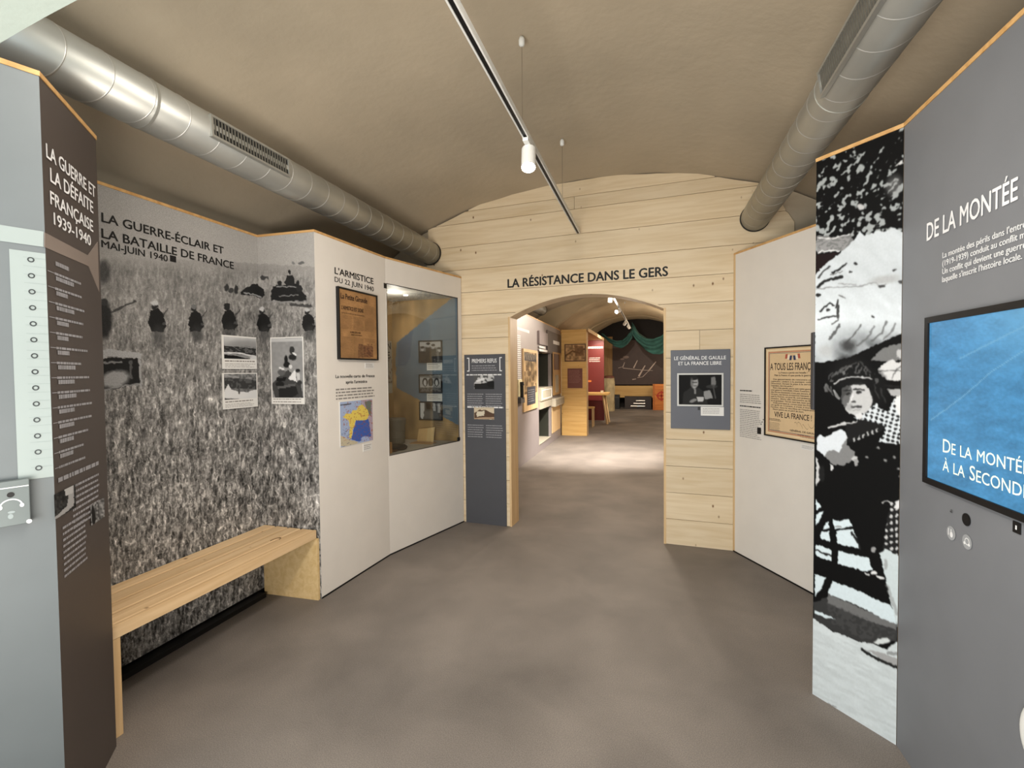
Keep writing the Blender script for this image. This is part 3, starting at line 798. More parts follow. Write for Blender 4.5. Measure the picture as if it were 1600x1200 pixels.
# map of France
s0, s1 = W1.sz(530.5, 660)[0], W1.sz(582, 658)[0]; z0, z1 = 1.04, 1.385
t = thing('map_print', 'colour map of divided France below the framed newspaper', 'map', W1.P((s0+s1)/2, z0, 0))
b = MB(); b.wbox(W1, s0, s1, z0, z1, 0, 0.003); b.build('sheet', CARD, t)
def map_fn(X, Y):
    p = Paint(X, Y, (0.62, 0.68, 0.80)); n = vnoise(X/3, Y/3, 3)
    p.poly([(565, 625), (583, 624), (583, 694), (572, 694), (574, 660)], (0.66, 0.60, 0.66)); p.poly([(570, 628), (580, 626), (580, 650), (574, 645)], (0.42, 0.45, 0.42))
    p.poly([(531, 680), (548, 688), (560, 690), (556, 697), (531, 697)], (0.74, 0.70, 0.60))
    p.poly([(536, 652), (541, 646), (549, 646), (551, 641), (557, 641), (560, 634), (566, 632), (574, 640), (577, 648), (574, 656), (566, 657), (556, 657), (554, 664), (551, 672), (549, 686), (545, 684), (547, 668), (545, 657)], (0.86, 0.77, 0.38))
    p.poly([(556, 657), (567, 657), (576, 655), (578, 668), (580, 682), (572, 686), (562, 690), (549, 687), (552, 672), (555, 664)], (0.26, 0.37, 0.66)); p.oval(572, 686, 8, 4, (0.62, 0.68, 0.82))
    q = vnoise(X/1.6, Y/1.3, 9); p._set((q > 0.74)*(Y < 690)*(X > 536)*1.0, (0.62, 0.34, 0.25), 0.55)
    p._set((vnoise(X/2.2, Y/0.9, 4) > 0.78)*(X < 552)*(Y > 668)*1.0, (0.3, 0.32, 0.45), 0.6)
    p.line([(533, 633), (548, 631)], 1.6, 0.2, 0.8)
    return p.c
print_grid('map', W1, s0+0.004, s1-0.004, z0+0.004, z1-0.004, 0.0045, 90, 110, map_fn, PRINT, t)
# tiny sign number by the showcase
b = MB(); a, z = W1.sz(601.5, 446.5); b.wbox(W1, a-0.018, a+0.018, z-0.022, z+0.022, 0, 0.003)
tag(b.build('number_tag', BLACK), 'tiny black square tag beside the top of the showcase', 'tag')

# ---- showcase recess
XB = -2.72; YE = 4.52
sc = thing('showcase', 'glazed wall showcase sunk in the white partition', 'showcase', (-2.4, 4.0, m0))
PLYIN = mat('showcase_ply', (170, 136, 86), 0.6, var=0.12)
fr0 = W2.P(n0, m0, -0.03); fr1 = W2.P(n1, m0, -0.03)
b = MB(); b.prism([(fr0[0], fr0[1]), (fr1[0], fr1[1]), (-1.95, YE), (XB, YE), (XB, 3.50), (fr0[0], 3.50)], m0-0.03, m0); b.build('shelf', mat('pale_grey_shelf', (178, 172, 162), 0.5), sc)
b = MB(); b.prism([(fr0[0], fr0[1]), (fr1[0], fr1[1]), (-1.95, YE), (XB, YE), (XB, 3.50), (fr0[0], 3.50)], m1, m1+0.03); b.build('showcase_top', mat('grey_showcase_top', (190, 186, 178), 0.6), sc)
b = MB(); b.box(XB-0.02, XB, 3.5, YE, m0, m1); b.build('side_wall', PLYIN, sc)
b = MB(); b.box(XB, fr0[0]-0.0, 3.48, 3.50, m0, m1); b.build('side_wall', PLYIN, sc)
SE = Wall((XB, YE), (-1.95, YE))
def blue_fn(X, Y):
    n = vnoise(X/14, Y/22, 3); n2 = vnoise(X/5, Y/60, 8)
    wcol = np.array([0.60, 0.49, 0.33]); bc = np.array([0.37, 0.44, 0.50])
    c = np.ones(X.shape+(3,))*wcol*(0.88+0.24*n)[..., None]*(0.95+0.1*n2)[..., None]
    p = Paint(X, Y, 1); p.c = c
    p.poly([(716, 460), (703, 468), (620, 535), (618, 560), (620, 606), (650, 622), (690, 650), (722, 668), (722, 460)], bc*(1.0))
    p.poly([(622, 535), (646, 514), (640, 560), (634, 572), (622, 572)], (0.30, 0.37, 0.46), 0.75)
    p.c *= (0.94+0.12*n)[..., None]
    return p.c
b = MB(); b.wbox(SE, 0, SE.L, m0, m1, -0.001, -0.02); b.build('end_wall', PLYIN, sc)
print_grid('painted_backdrop', SE, 0, SE.L, m0+0.001, m1-0.001, 0.001, 90, 150, blue_fn, PRINT, sc)
# glass
g, N_, L_, bs = new_mat('showcase_glass'); out = N_['Material Output']
tr = N_.new('ShaderNodeBsdfTransparent'); gl = N_.new('ShaderNodeBsdfGlossy'); gl.inputs['Roughness'].default_value = 0.02
fz = N_.new('ShaderNodeFresnel'); fz.inputs['IOR'].default_value = 1.45; mx = N_.new('ShaderNodeMixShader')
tr.inputs[0].default_value = (0.86, 0.88, 0.87, 1)
mx.inputs[0].default_value = 0.09; L_.new(tr.outputs[0], mx.inputs[1]); L_.new(gl.outputs[0], mx.inputs[2]); L_.new(mx.outputs[0], out.inputs[0])
b = MB(); b.wbox(W2, n0+0.001, n1-0.001, m0+0.001, m1-0.001, -0.012, -0.018); b.build('glass_pane', g, sc)
b = MB(); b.wbox(W2, n0, n1, m0, m0+0.006, -0.010, -0.001); b.wbox(W2, n0, n1, m1-0.006, m1, -0.010, -0.001)
b.wbox(W2, n0, n0+0.006, m0, m1, -0.010, -0.001); b.wbox(W2, n1-0.006, n1, m0, m1, -0.010, -0.001); b.build('glazing_bead', mat('dark_bead', (70, 62, 56), 0.5), sc)
b = MB(); b.wbox(W2, n1-0.045, n1-0.008, m0+0.008, m0+0.045, 0.0, 0.014); b.build('lock', BLACK, sc, bevel=0.003)
LED = emit_mat('small_led', (1, 0.95, 0.85), 12)
for x, y in ((-2.42, 3.86), (-2.36, 4.18)):
    b = MB(); b.lathe((x, y, m1-0.006), [(0.022, 0), (0.022, 0.005)], 14); b.build('downlight', LED, sc)
lamp('showcase_lamp', 'POINT', (-2.38, 4.0, m1-0.12), 5, NEUT, size=0.05)

def framed_photo(x0, y0, x1, y1, fn, label):
    s0, s1, z0, z1 = SE.rect(x0, y0, x1, y1, 0.012)
    t = thing('framed_photo', label, 'photograph', SE.P((s0+s1)/2, z0, 0.01), 'black framed photos in the showcase')
    f = 0.012; b = MB()
    for c in ((s0, s0+f, z0, z1), (s1-f, s1, z0, z1), (s0+f, s1-f, z0, z0+f), (s0+f, s1-f, z1-f, z1)): b.wbox(SE, *c, 0.002, 0.02)
    b.build('frame', BLACK, t)
    print_grid('photo_print', SE, s0+f, s1-f, z0+f, z1-f, 0.012, 44, 40, fn, PRINT, t)
    return t
def f1(X, Y):
    p = Paint(X, Y, 0.42); p.poly([(655, 533), (690, 533), (690, 543), (655, 541)], 0.62)
    for cx, cy in ((660, 545), (669, 539), (677, 541), (686, 546)):
        p.poly([(cx-5, 566), (cx-4, cy+4), (cx+4, cy+4), (cx+6, 566)], 0.16); p.oval(cx, cy+1, 2.2, 3, 0.6); p.oval(cx, cy-2, 3.2, 1.8, 0.12)
    p.line([(684, 550), (685, 564)], 3, 0.35); return p.c
def f2(X, Y):
    p = Paint(X, Y, 0.62); p.poly([(655, 586), (690, 588), (690, 592), (655, 589)], 0.42)
    for cx in (664, 673, 682): p.oval(cx, 597, 4, 6.5, 0.12); p.oval(cx, 598, 2.2, 4.5, 0.7 if cx != 673 else 0.25)
    p.poly([(655, 605), (690, 605), (690, 613), (655, 613)], 0.38); q = vnoise(X/2, Y/2, 3); p._set((q > 0.6)*(Y > 603)*1.0, 0.2, 0.8); return p.c
def f3(X, Y):
    p = Paint(X, Y, 0.30); p.poly([(656, 628), (663, 628), (663, 650), (660, 655), (656, 650)], 0.78); p.poly([(666, 629), (674, 629), (675, 640), (666, 640)], 0.06); p.poly([(676, 629), (680, 629), (681, 642), (677, 642)], 0.7)
    p.poly([(683, 630), (688, 630), (688, 645), (684, 645)], 0.65); p.poly([(662, 643), (684, 643), (686, 654), (664, 654)], 0.36); return p.c
framed_photo(654, 532.5, 691, 566.5, f1, 'black framed photo of men in caps, top one in the showcase')
framed_photo(654.5, 585, 691, 614, f2, 'black framed photo of an arcaded building, middle one in the showcase')
framed_photo(655, 627.5, 691.5, 657, f3, 'black framed photo of a meeting room, lowest one in the showcase')
caption_card(SE, 667, 566.8, 691, 578.5, 'white caption card under the photo of men in caps', 0.002)
caption_card(SE, 667, 615, 691, 627, 'white caption card under the photo of the arcaded building', 0.002)
# poster on the side wall of the showcase
SS = Wall((XB, 3.55), (XB, YE))
s0, s1 = SS.L-0.33, SS.L-0.03
zt = SS.sz(612, 533)[1]; zb = SS.sz(612, 614)[1]
t = thing('torn_poster', 'pale old poster with black print on the inner wall of the showcase', 'poster', SS.P((s0+s1)/2, zb, 0))
def tp_fn(X, Y):
    p = Paint(X, Y, (0.66, 0.62, 0.56)); n = vnoise(X/1.5, Y/3, 3); p._set((n > 0.58)*(Y > 555)*(Y < 598)*1.0, (0.45, 0.36, 0.30), 0.8)
    p.poly([(600, 600), (640, 600), (640, 620), (600, 620)], (0.70, 0.68, 0.62)); return p.c
b = MB(); b.wbox(SS, s0, s1, zb, zt, 0.0, 0.003); b.build('sheet', CARD, t)
print_grid('poster_print', SS, s0, s1, zb, zt, 0.0045, 40, 80, tp_fn, PRINT, t)
b = MB(); letter(b, SS, 'ON', s0+0.10, s0+0.28, zt-0.09, zt-0.02, 0.006, 0.03); letter(b, SS, 'LE', s0+0.12, s0+0.26, zt-0.19, zt-0.12, 0.006, 0.02); b.build('lettering', BLACKINK, t)
# grey mess tin / gas mask canister
SH = m0
t = thing('metal_canister', 'dull grey lidded metal canister standing at the back of the showcase', 'canister', (-2.56, 4.28, SH))
CAN = mat('dull_grey_tin', (112, 108, 98), 0.5, 0.3, var=0.15)
b = MB(); b.lathe((-2.53, 4.24, SH), [(0.080, 0.0), (0.086, 0.01), (0.092, 0.19), (0.092, 0.195)], 28); b.build('body', CAN, t, smooth=False)
b = MB(); b.lathe((-2.53, 4.24, SH+0.195), [(0.099, 0.0), (0.100, 0.05), (0.094, 0.064), (0.03, 0.070)], 28); b.build('lid', CAN, t)
b = MB()
for h in (0.06, 0.13): b.lathe((-2.53, 4.24, SH+h), [(0.0885+h*0.03, 0.0), (0.0915+h*0.03, 0.004), (0.0885+h*0.03, 0.008)], 28)
b.build('rim_bead', CAN, t)
t = thing('open_booklet', 'small open paper booklet with brown illustration leaning in the showcase', 'booklet', (-2.30, 4.33, SH))
PAP = mat('aged_paper', (196, 160, 108), 0.7, var=0.1)
b = MB(); b.add([(-2.37, 4.38, SH+0.004), (-2.27, 4.40, SH+0.004), (-2.27, 4.434, SH+0.14), (-2.37, 4.428, SH+0.13), (-2.37, 4.383, SH+0.004), (-2.27, 4.403, SH+0.004), (-2.27, 4.437, SH+0.14), (-2.37, 4.431, SH+0.13)], [(0, 1, 2, 3), (7, 6, 5, 4), (0, 4, 5, 1), (1, 5, 6, 2), (2, 6, 7, 3), (3, 7, 4, 0)]); b.build('left_page', PAP, t)
b = MB(); b.add([(-2.27, 4.40, SH+0.004), (-2.18, 4.38, SH+0.004), (-2.18, 4.42, SH+0.155), (-2.27, 4.434, SH+0.14), (-2.27, 4.403, SH+0.004), (-2.18, 4.383, SH+0.004), (-2.18, 4.423, SH+0.155), (-2.27, 4.437, SH+0.14)], [(0, 1, 2, 3), (7, 6, 5, 4), (0, 4, 5, 1), (1, 5, 6, 2), (2, 6, 7, 3), (3, 7, 4, 0)]); b.build('right_page', mat('aged_paper_light', (212, 182, 130), 0.7), t)
b = MB(); b.box(-2.38, -2.14, 4.24, 4.37, SH, SH+0.006)
tag(b.build('paper_sheet', mat('brown_paper', (176, 138, 96), 0.7)), 'flat sheet of brown paper lying before the open booklet', 'paper')
b = MB(); b.prism([(-2.52, 4.02), (-2.40, 3.98), (-2.34, 4.14), (-2.46, 4.17)], SH, SH+0.006)
tag(b.build('paper_sheet', CARD), 'pale sheet of paper lying before the grey canister', 'paper')
# forage cap
t = thing('field_cap', 'black cloth cap lying flat with a brown peak in the showcase', 'cap', (-2.34, 3.83, SH))
b = MB(); b.lathe((-2.325, 3.90, SH), [(0.085, 0.0), (0.098, 0.012), (0.100, 0.03), (0.08, 0.042), (0.03, 0.046)], 24); b.build('crown', mat('black_felt', (16, 15, 15), 0.95), t, smooth=True)
b = MB(); b.lathe((-2.335, 3.78, SH), [(0.06, 0.0), (0.085, 0.004), (0.083, 0.012), (0.03, 0.017)], 24); b.build('peak', mat('brown_leather', (70, 46, 28), 0.5), t, smooth=True)
b = MB(); b.box(-2.30, -2.255, 3.66, 3.71, SH, SH+0.10)
tag(b.build('wooden_block', mat('block_wood', (188, 140, 86), 0.6), bevel=0.004), 'little light wooden block standing by the near end of the showcase', 'block')

# ================================================================= end wall panels
s0, s1, z0, z1 = E.rect(726.5, 553, 791.5, 822)
s0 = 0.018; s1 = 0.476; z0 = 0.0; z1 = 1.776
t = thing('text_panel', 'tall narrow anthracite text panel left of the doorway, standing on the floor', 'panel', E.P((s0+s1)/2, 0, 0))
b = MB(); b.wbox(E, s0, s1, z0, z1, 0.001, 0.013); b.build('board', DARKP, t)
b = MB(); c0, c1 = s0+0.085, s1-0.085
letter(b, E, 'PREMIERS REFUS', c0+0.005, c1-0.005, 1.69, 1.73, 0.0145, 0.02)
for sgn, a in ((1, s0+0.055), (-1, s1-0.055)):
    b.wquad(E, a-0.005, a+0.005, 1.60, 1.745, 0.0145)
    for z in (1.60, 1.735): b.wquad(E, min(a, a-sgn*0.022), max(a, a-sgn*0.022), z, z+0.01, 0.0145)
b.build('lettering', WHITEINK, t)
b = MB(); word_lines(b, E, c0, c1, 1.67, 1.60, 3, 0.0145, 0.35, 0.1)
word_lines(b, E, s0+0.03, s0+0.215, 1.375, 1.235, 6, 0.0145, 0.35, 0.1); word_lines(b, E, s0+0.24, s1-0.03, 1.375, 1.235, 6, 0.0145, 0.35, 0.1)
word_lines(b, E, s0+0.03, s0+0.215, 1.05, 0.905, 6, 0.0145, 0.35, 0.1); word_lines(b, E, s0+0.24, s1-0.03, 1.05, 0.905, 6, 0.0145, 0.35, 0.1)
b.build('small_print', PALEINK, t)
b = MB(); word_lines(b, E, s0+0.025, s1-0.04, 1.575, 1.555, 1, 0.0145, 0.6, 0.0); word_lines(b, E, s0+0.03, s1-0.02, 1.235-0.0+0.005, 1.215, 1, 0.0145, 0.6, 0.0)
b.build('lettering', WHITEINK, t)
def p1(X, Y):
    p = Paint(X, Y, 0.72); q = vnoise(X/3, Y/3, 3); p._set((q > 0.5)*1.0, 0.25, 0.8); p.poly([(741, 600), (775, 598), (775, 609), (741, 609)], 0.15); p.oval(768, 600, 7, 5, 0.12); p.line([(745, 595), (756, 592)], 3, 0.85); return p.c
def p2(X, Y):
    p = Paint(X, Y, (0.80, 0.74, 0.64)); p.poly([(741, 645), (750, 640), (760, 641), (773, 647), (773, 655), (741, 655)], (0.35, 0.27, 0.22)); p.poly([(745, 643), (757, 642), (757, 650), (745, 651)], (0.82, 0.78, 0.7)); p.line([(741, 654), (774, 653)], 2, (0.7, 0.6, 0.5)); return p.c
for y0, y1, fn in ((586.5, 608, p1), (635.5, 655.5, p2)):
    i0, i1, j0, j1 = E.rect(741.5, y0, 773, y1); print_grid('photo_print', E, i0, i1, j0, j1, 0.0145, 40, 30, fn, PRINT, t)

s0, s1, z0, z1 = E.rect(1047.5, 547.5, 1142, 671.5)
z1 = 1.772; z0 = 1.068; s0 = 2.077; s1 = 2.567
t = thing('text_panel', 'square anthracite panel with a radio portrait right of the doorway', 'panel', E.P((s0+s1)/2, z0, 0))
b = MB(); b.wbox(E, s0, s1, z0, z1, 0.001, 0.02); b.build('board', mat('slate_panel', (92, 94, 102), 0.5, var=0.03), t, bevel=0.002)
b = MB(); letter(b, E, 'LE GÉNÉRAL DE GAULLE', s0+0.03, s1-0.035, 1.685, 1.715, 0.0225, 0.02); letter(b, E, 'ET LA FRANCE LIBRE', s0+0.065, s1-0.07, 1.638, 1.668, 0.0225, 0.02); b.build('lettering', WHITEINK, t)
i0, i1, j0, j1 = E.rect(1058, 583, 1131, 634)
j0, j1 = 1.272, 1.565; i0, i1 = s0+0.055, s1-0.055
b = MB(); f = 0.014
for c in ((i0, i0+f, j0, j1), (i1-f, i1, j0, j1), (i0+f, i1-f, j0, j0+f), (i0+f, i1-f, j1-f, j1)): b.wbox(E, *c, 0.02, 0.034)
b.build('pale_frame', mat('pale_frame_metal', (196, 196, 192), 0.4), t)
def gen_fn(X, Y):
    p = Paint(X, Y, 0.10)
    p.poly([(1066, 632), (1068, 614), (1078, 606), (1092, 606), (1103, 614), (1106, 632)], 0.17); p.oval(1085, 597.5, 6, 9.5, 0.62); p.oval(1084, 590.5, 6.5, 3.5, 0.14); p.oval(1081, 598, 2.5, 8, 0.35, 0.6)
    p.line([(1082, 597.5), (1089, 597.5)], 1.2, 0.2); p.line([(1084, 603), (1088, 603)], 1.1, 0.25); p.poly([(1084, 607), (1087, 607), (1088, 616), (1085, 616)], 0.5)
    p.poly([(1099, 611), (1110, 610), (1114, 622), (1101, 624)], 0.55); p.poly([(1088, 620), (1100, 620), (1099, 627), (1091, 628)], 0.72); p.oval(1083, 626, 6, 2.5, 0.5, rot=-20)
    p.poly([(1111, 590), (1117, 588), (1119, 600), (1116, 605), (1111, 602)], 0.45); p.line([(1114, 604), (1118, 622)], 2, 0.3); p.oval(1112, 604, 9, 3, 0.25, 0.7)
    return p.c
print_grid('photo_print', E, i0+f, i1-f, j0+f, j1-f, 0.026, 90, 64, gen_fn, PRINT, t, warp=0.8, blur=1)
b = MB(); a, z = E.sz(1092, 638); b.wbox(E, a-0.01, a+0.01, z-0.014, z+0.014, 0.02, 0.022); b.build('number_square', BLACK, t)
caption_card(E, 1095, 635.5, 1131, 650, 'white caption card stuck below the radio portrait', 0.021, rows=4)

# ================================================================= RIGHT: white partition with poster
rp = thing('white_partition', 'plain pale partition carrying the framed wartime poster, right of the doorway', 'partition', W3.P(0.9, 0, -0.02))
b = MB(); b.wbox(W3, 0.0, W3.L, 0, H, 0, -0.035); b.build('panel', WHITE, rp)
b = MB(); b.wbox(W3, -0.004, 0.018, 0, H, 0.002, -0.037); b.build('edge_strip', PINE_Z, rp)
cap_strip(rp, [(0.672, 4.440), (1.56, 2.89)], H)
b = MB(); b.wbox(W3, 0, W3.L, 0.0, 0.012, 0.001, 0.003); b.build('painted_shadow_gap', BLACK, rp)  # shade at the foot laid on as a black strip
b = MB(); s0, z = W3.sz(1156.5, 610); s1 = W3.sz(1191, 612)[0]
word_lines(b, W3, s0, s0+0.14, z+0.008, z-0.008, 1, 0.002, 0.6, 0); word_lines(b, W3, s0, s0+0.24, 1.293, 1.278, 1, 0.002, 0.6, 0)
b.build('lettering', BLACKINK, rp)
b = MB(); word_lines(b, W3, s0, s1, z-0.025, z-0.105, 5, 0.002, 0.33, 0.15); word_lines(b, W3, s0, s1, 1.262, 1.02, 16, 0.002, 0.33, 0.2); b.build('small_print', GREYINK, rp)
a, z = W3.sz(1186.5, 673); b = MB(); b.wbox(W3, a-0.02, a+0.02, z-0.026, z+0.026, 0.001, 0.003)
for k in range(5): b.wbox(W3, a+0.015+k*0.012, a+0.024+k*0.012, z+0.05+0.02*(k % 3), z+0.058+0.02*(k % 3), 0.001, 0.002)
b.build('black_symbol', BLACKINK, rp)
# framed poster
s0 = W3.sz(1196.5, 610)[0]; s1 = s0+0.54
z1, z0 = 1.765, 1.072
t = thing('poster_frame', 'yellowed A TOUS LES FRANCAIS wartime poster in a thin dark frame', 'poster', W3.P((s0+s1)/2, z0, 0))
f = 0.010; b = MB()
for c in ((s0, s0+f, z0, z1), (s1-f, s1, z0, z1), (s0+f, s1-f, z0, z0+f), (s0+f, s1-f, z1-f, z1)): b.wbox(W3, *c, 0.0, 0.016)
b.build('frame', BLACK, t)
b = MB(); b.wbox(W3, s0+f, s1-f, z0+f, z1-f, 0.0, 0.008); b.build('sheet', mat('cream_poster_paper', (214, 186, 146), 0.6, var=0.05, scale=4), t)
REDI = mat('poster_red', (176, 86, 66), 0.6); BLUI = mat('poster_blue', (52, 58, 88), 0.6)
def border(ins, wd_, m, nm):
    b = MB(); a0, a1, c0, c1 = s0+f+ins, s1-f-ins, z0+f+ins, z1-f-ins
    for c in ((a0, a0+wd_, c0, c1), (a1-wd_, a1, c0, c1), (a0+wd_, a1-wd_, c0, c0+wd_), (a0+wd_, a1-wd_, c1-wd_, c1)): b.wquad(W3, *c, 0.0092)
    b.build(nm, m, t)
border(0.010, 0.010, mat('poster_cream_light', (228, 206, 170), 0.6), 'pale_border'); border(0.028, 0.005, REDI, 'red_border'); border(0.038, 0.003, BLUI, 'blue_border')
i0, i1 = s0+0.066, s1-0.066; cm = (i0+i1)/2
INK = mat('poster_ink', (58, 42, 34), 0.7)
b = MB(); letter(b, W3, 'A TOUS LES FRANÇAIS', i0-0.01, i1+0.01, 1.588, 1.640, 0.0095, 0.012); letter(b, W3, 'VIVE LA FRANCE !', cm-0.17, cm+0.17, 1.228, 1.268, 0.0095, 0.012)
letter(b, W3, 'La France a perdu une bataille !', cm-0.13, cm+0.13, 1.562, 1.574, 0.0095, 0.01); letter(b, W3, "Mais la France n'a pas perdu la guerre !", cm-0.17, cm+0.17, 1.542, 1.554, 0.0095, 0.01)
body = ["Des gouvernants de rencontre ont pu", "capituler, cédant à la panique, oubliant", "l'honneur, livrant le pays à la servitude.", "Cependant, rien n'est perdu !", "Rien n'est perdu, parce que cette guerre est", "une guerre mondiale. Dans l'univers libre,", "des forces immenses n'ont pas encore donné.", "Un jour, ces forces écraseront l'ennemi. Il faut", "que la France, ce jour-là, soit présente à la", "victoire. Alors, elle retrouvera sa liberté", "et sa grandeur. Tel est mon but, mon seul but !", "Voilà pourquoi je convie tous les Français,", "où qu'ils se trouvent, à s'unir à moi dans", "l'action, dans le sacrifice et l'espérance.", "Notre patrie est en péril de mort."]
for k, ln in enumerate(body):
    z = 1.516-k*0.0165
    letter(b, W3, ln, i0+(0.02 if k in (0, 4, 11, 14) else 0), i1-(0.2 if k in (3,) else (0.1 if k == 14 else 0)), z-0.004, z+0.0065, 0.0095, 0.006)
letter(b, W3, 'Luttons tous pour la sauver !', cm-0.12, cm+0.12, 1.280-0.012+0.012, 1.290, 0.0095, 0.008) if False else None
letter(b, W3, 'GÉNÉRAL DE GAULLE', cm-0.02, i1+0.01, 1.135, 1.148, 0.0095, 0.01)
letter(b, W3, 'QUARTIER GENERAL', cm+0.05, cm+0.16, 1.113, 1.120, 0.0095, 0.0); letter(b, W3, '4 CARLTON GARDENS', cm+0.07, cm+0.19, 1.101, 1.107, 0.0095, 0.0)
word_lines(b, W3, i0-0.02, i0+0.10, 1.215, 1.195, 2, 0.0095, 0.4, 0.1); word_lines(b, W3, i0-0.02, i0+0.09, 1.185, 1.12, 7, 0.0095, 0.22, 0.1)
b.build('lettering', INK, t)
b = MB(); pts = [(cm+0.02+0.2*u+0.01*math.sin(u*26), 1.185+0.018*math.sin(u*31+1)+0.008*math.sin(u*11)) for u in np.linspace(0, 1, 40)]
for (xa, za), (xb_, zb_) in zip(pts[:-1], pts[1:]): b.add([W3.P(xa, za, 0.0095), W3.P(xb_, zb_, 0.0095), W3.P(xb_, zb_+0.0025, 0.0095), W3.P(xa, za+0.0025, 0.0095)], [(0, 1, 2, 3)])
b.build('signature', INK, t)
for sg in (-1, 1):
    for k, m_ in enumerate((REDI, mat('poster_flag_white', (226, 214, 190), 0.6), BLUI)):
        b = MB(); x0_ = cm+sg*(0.060-k*0.020); dz = 0.006*(2-k)
        b.add([W3.P(x0_-0.010, 1.660+dz, 0.0096), W3.P(x0_+0.010, 1.660+dz, 0.0096), W3.P(x0_+0.010-sg*0.006, 1.700+dz-0.006, 0.0096), W3.P(x0_-0.010-sg*0.006, 1.700+dz-0.006, 0.0096)], [(0, 1, 2, 3)])
        b.build('flag_band', m_, t)
caption_card(W3, 1251.5, 693.5, 1276, 706, 'white caption card under the corner of the framed poster')

# ================================================================= RIGHT: grey partition with photo strip
gp = thing('display_partition', 'grey partition with a tall black and white photo strip of a rifle woman and a screen', 'partition', (1.3, 1.6, 0))
b = MB(); b.prism([(0.76, 2.60), (0.80, 2.64), (1.04, 2.36), (1.06, 0.42), (1.01, 0.42), (0.99, 2.317), (0.984, 2.335)], 0, H-0.001); b.build('core', mat('panel_core', (150, 132, 108), 0.8), gp)
b = MB(); b.wbox(GR, 0.0005, 1.90, 0, H, 0, -0.02); b.build('grey_face', mat('grey_right_face', (114, 116, 120), 0.5, var=0.03), gp)
cap_strip(gp, [(0.747, 2.578), (0.984, 2.317), (1.006, 0.42)], H, wd=0.045)
def strip_fn(X, Y):
    p = Paint(X, Y, 0.03)
    # leaves
    c, s_ = math.cos(rad(-50)), math.sin(rad(-50)); U = X*c+Y*s_; V = -X*s_+Y*c
    n = vnoise(U/9, V/4.5, 3)*0.65+vnoise(U/4, V/3, 5)*0.35
    dens = 0.60+0.10*((X > 1350)*(Y < 265))+0.12*np.exp(-(((X-1300)/22)**2+((Y-317)/14)**2))-0.05*np.clip((Y-330)/30, 0, 1)+0.07*np.exp(-(((X-1395)/12)**2+((Y-250)/30)**2))
    lf = np.clip((n-dens)/0.07, 0, 1)*(Y < 392); p._set(lf, (0.62, 0.64, 0.64), 0.92)
    p.oval(1345, 323, 6, 5, 0.68, 1, 0.4); p.oval(1397, 290, 12, 16, 0.55, 0.5, 0.8, rot=20); p.poly([(1398, 260), (1411, 248), (1411, 256)], 0.75)
    # bundle at left
    p.poly([(1276, 368), (1300, 370), (1328, 366), (1334, 376), (1318, 392), (1276, 396)], 0.42); p._set(((vnoise(X/3, Y/2, 2) > 0.5)*p._in([(1276, 374), (1330, 370), (1320, 390), (1276, 394)])).astype(float), 0.58, 0.6)
    p.line([(1278, 372), (1300, 373), (1326, 366)], 1.6, 0.8); p.line([(1278, 396), (1285, 392), (1312, 392)], 1.8, 0.85)
    p.poly([(1274, 398), (1312, 394), (1292, 412), (1278, 424), (1274, 428)], (0.10, 0.06, 0.06))
    # white cloth and bags
    cl = [(1273, 430), (1290, 412), (1304, 402), (1322, 388), (1336, 372), (1344, 361), (1352, 368), (1372, 361), (1384, 361), (1398, 355), (1406, 360), (1413, 364), (1413, 518), (1395, 527), (1370, 538), (1345, 550), (1322, 560), (1300, 564), (1273, 567)]
    inn = p._in(cl); fold = vnoise((X*0.75+Y*0.66)/26, (X*-0.66+Y*0.75)/9, 4)
    k = np.clip((Y-500)/60+0.25*(X-1340)/70*0, 0, 1); base = 0.74+0.07*np.clip((Y-440)/60, 0, 1)+0.05*(fold-0.5)-k*(0.42+0.6*(fold-0.45))*np.clip((X-1288)/30, 0.25, 1)
    p._set(inn*1.0, 1.0); p.c = np.where(inn[..., None], np.clip(base, 0.08, 0.86)[..., None]*np.array([0.97, 1.0, 1.02]), p.c)
    p.line([(1276, 452), (1300, 449), (1345, 447), (1362, 442), (1370, 443), (1376, 449), (1384, 445)], 1.6, 0.45, 0.8); p.oval(1382, 437, 22, 7, 0.60, 0.7, 0.8, rot=-8); p.oval(1377, 448, 6, 1.8, 0.2, 0.9); p.oval(1408, 440, 5, 3, 0.25)
    p.line([(1301, 426), (1312, 420), (1323, 412)], 3, 0.12); p.line([(1278, 449), (1286, 441), (1298, 436), (1316, 432.5)], 4, 0.12); p.line([(1278, 434), (1286, 425), (1296, 417)], 2.4, 0.25); p.line([(1297, 430), (1316, 424)], 1.6, 0.4)
    p.oval(1337, 412, 3.4, 1.6, 0.15); p.oval(1329, 424, 3, 1.5, 0.2); p.line([(1395, 423), (1400, 421)], 1.8, 0.2); p.line([(1310, 443), (1338, 445)], 1.2, 0.5); p.oval(1364, 495, 2.6, 2, 0.2)
    p.oval(1279, 461, 4, 3, 0.12); p.line([(1281, 487), (1288, 480), (1297, 474), (1303, 478)], 2.6, 0.15); p.line([(1306, 481), (1309, 469)], 3, 0.2); p.oval(1294, 484, 3, 2.5, 0.2); p.line([(1310, 478), (1309, 496)], 4, 0.22); p.line([(1278, 500), (1292, 496), (1306, 494)], 2.4, 0.15)
    p.line([(1300, 506), (1309, 501), (1310, 492)], 1.6, 0.3); p.line([(1311, 461), (1320, 466)], 1.5, 0.35)
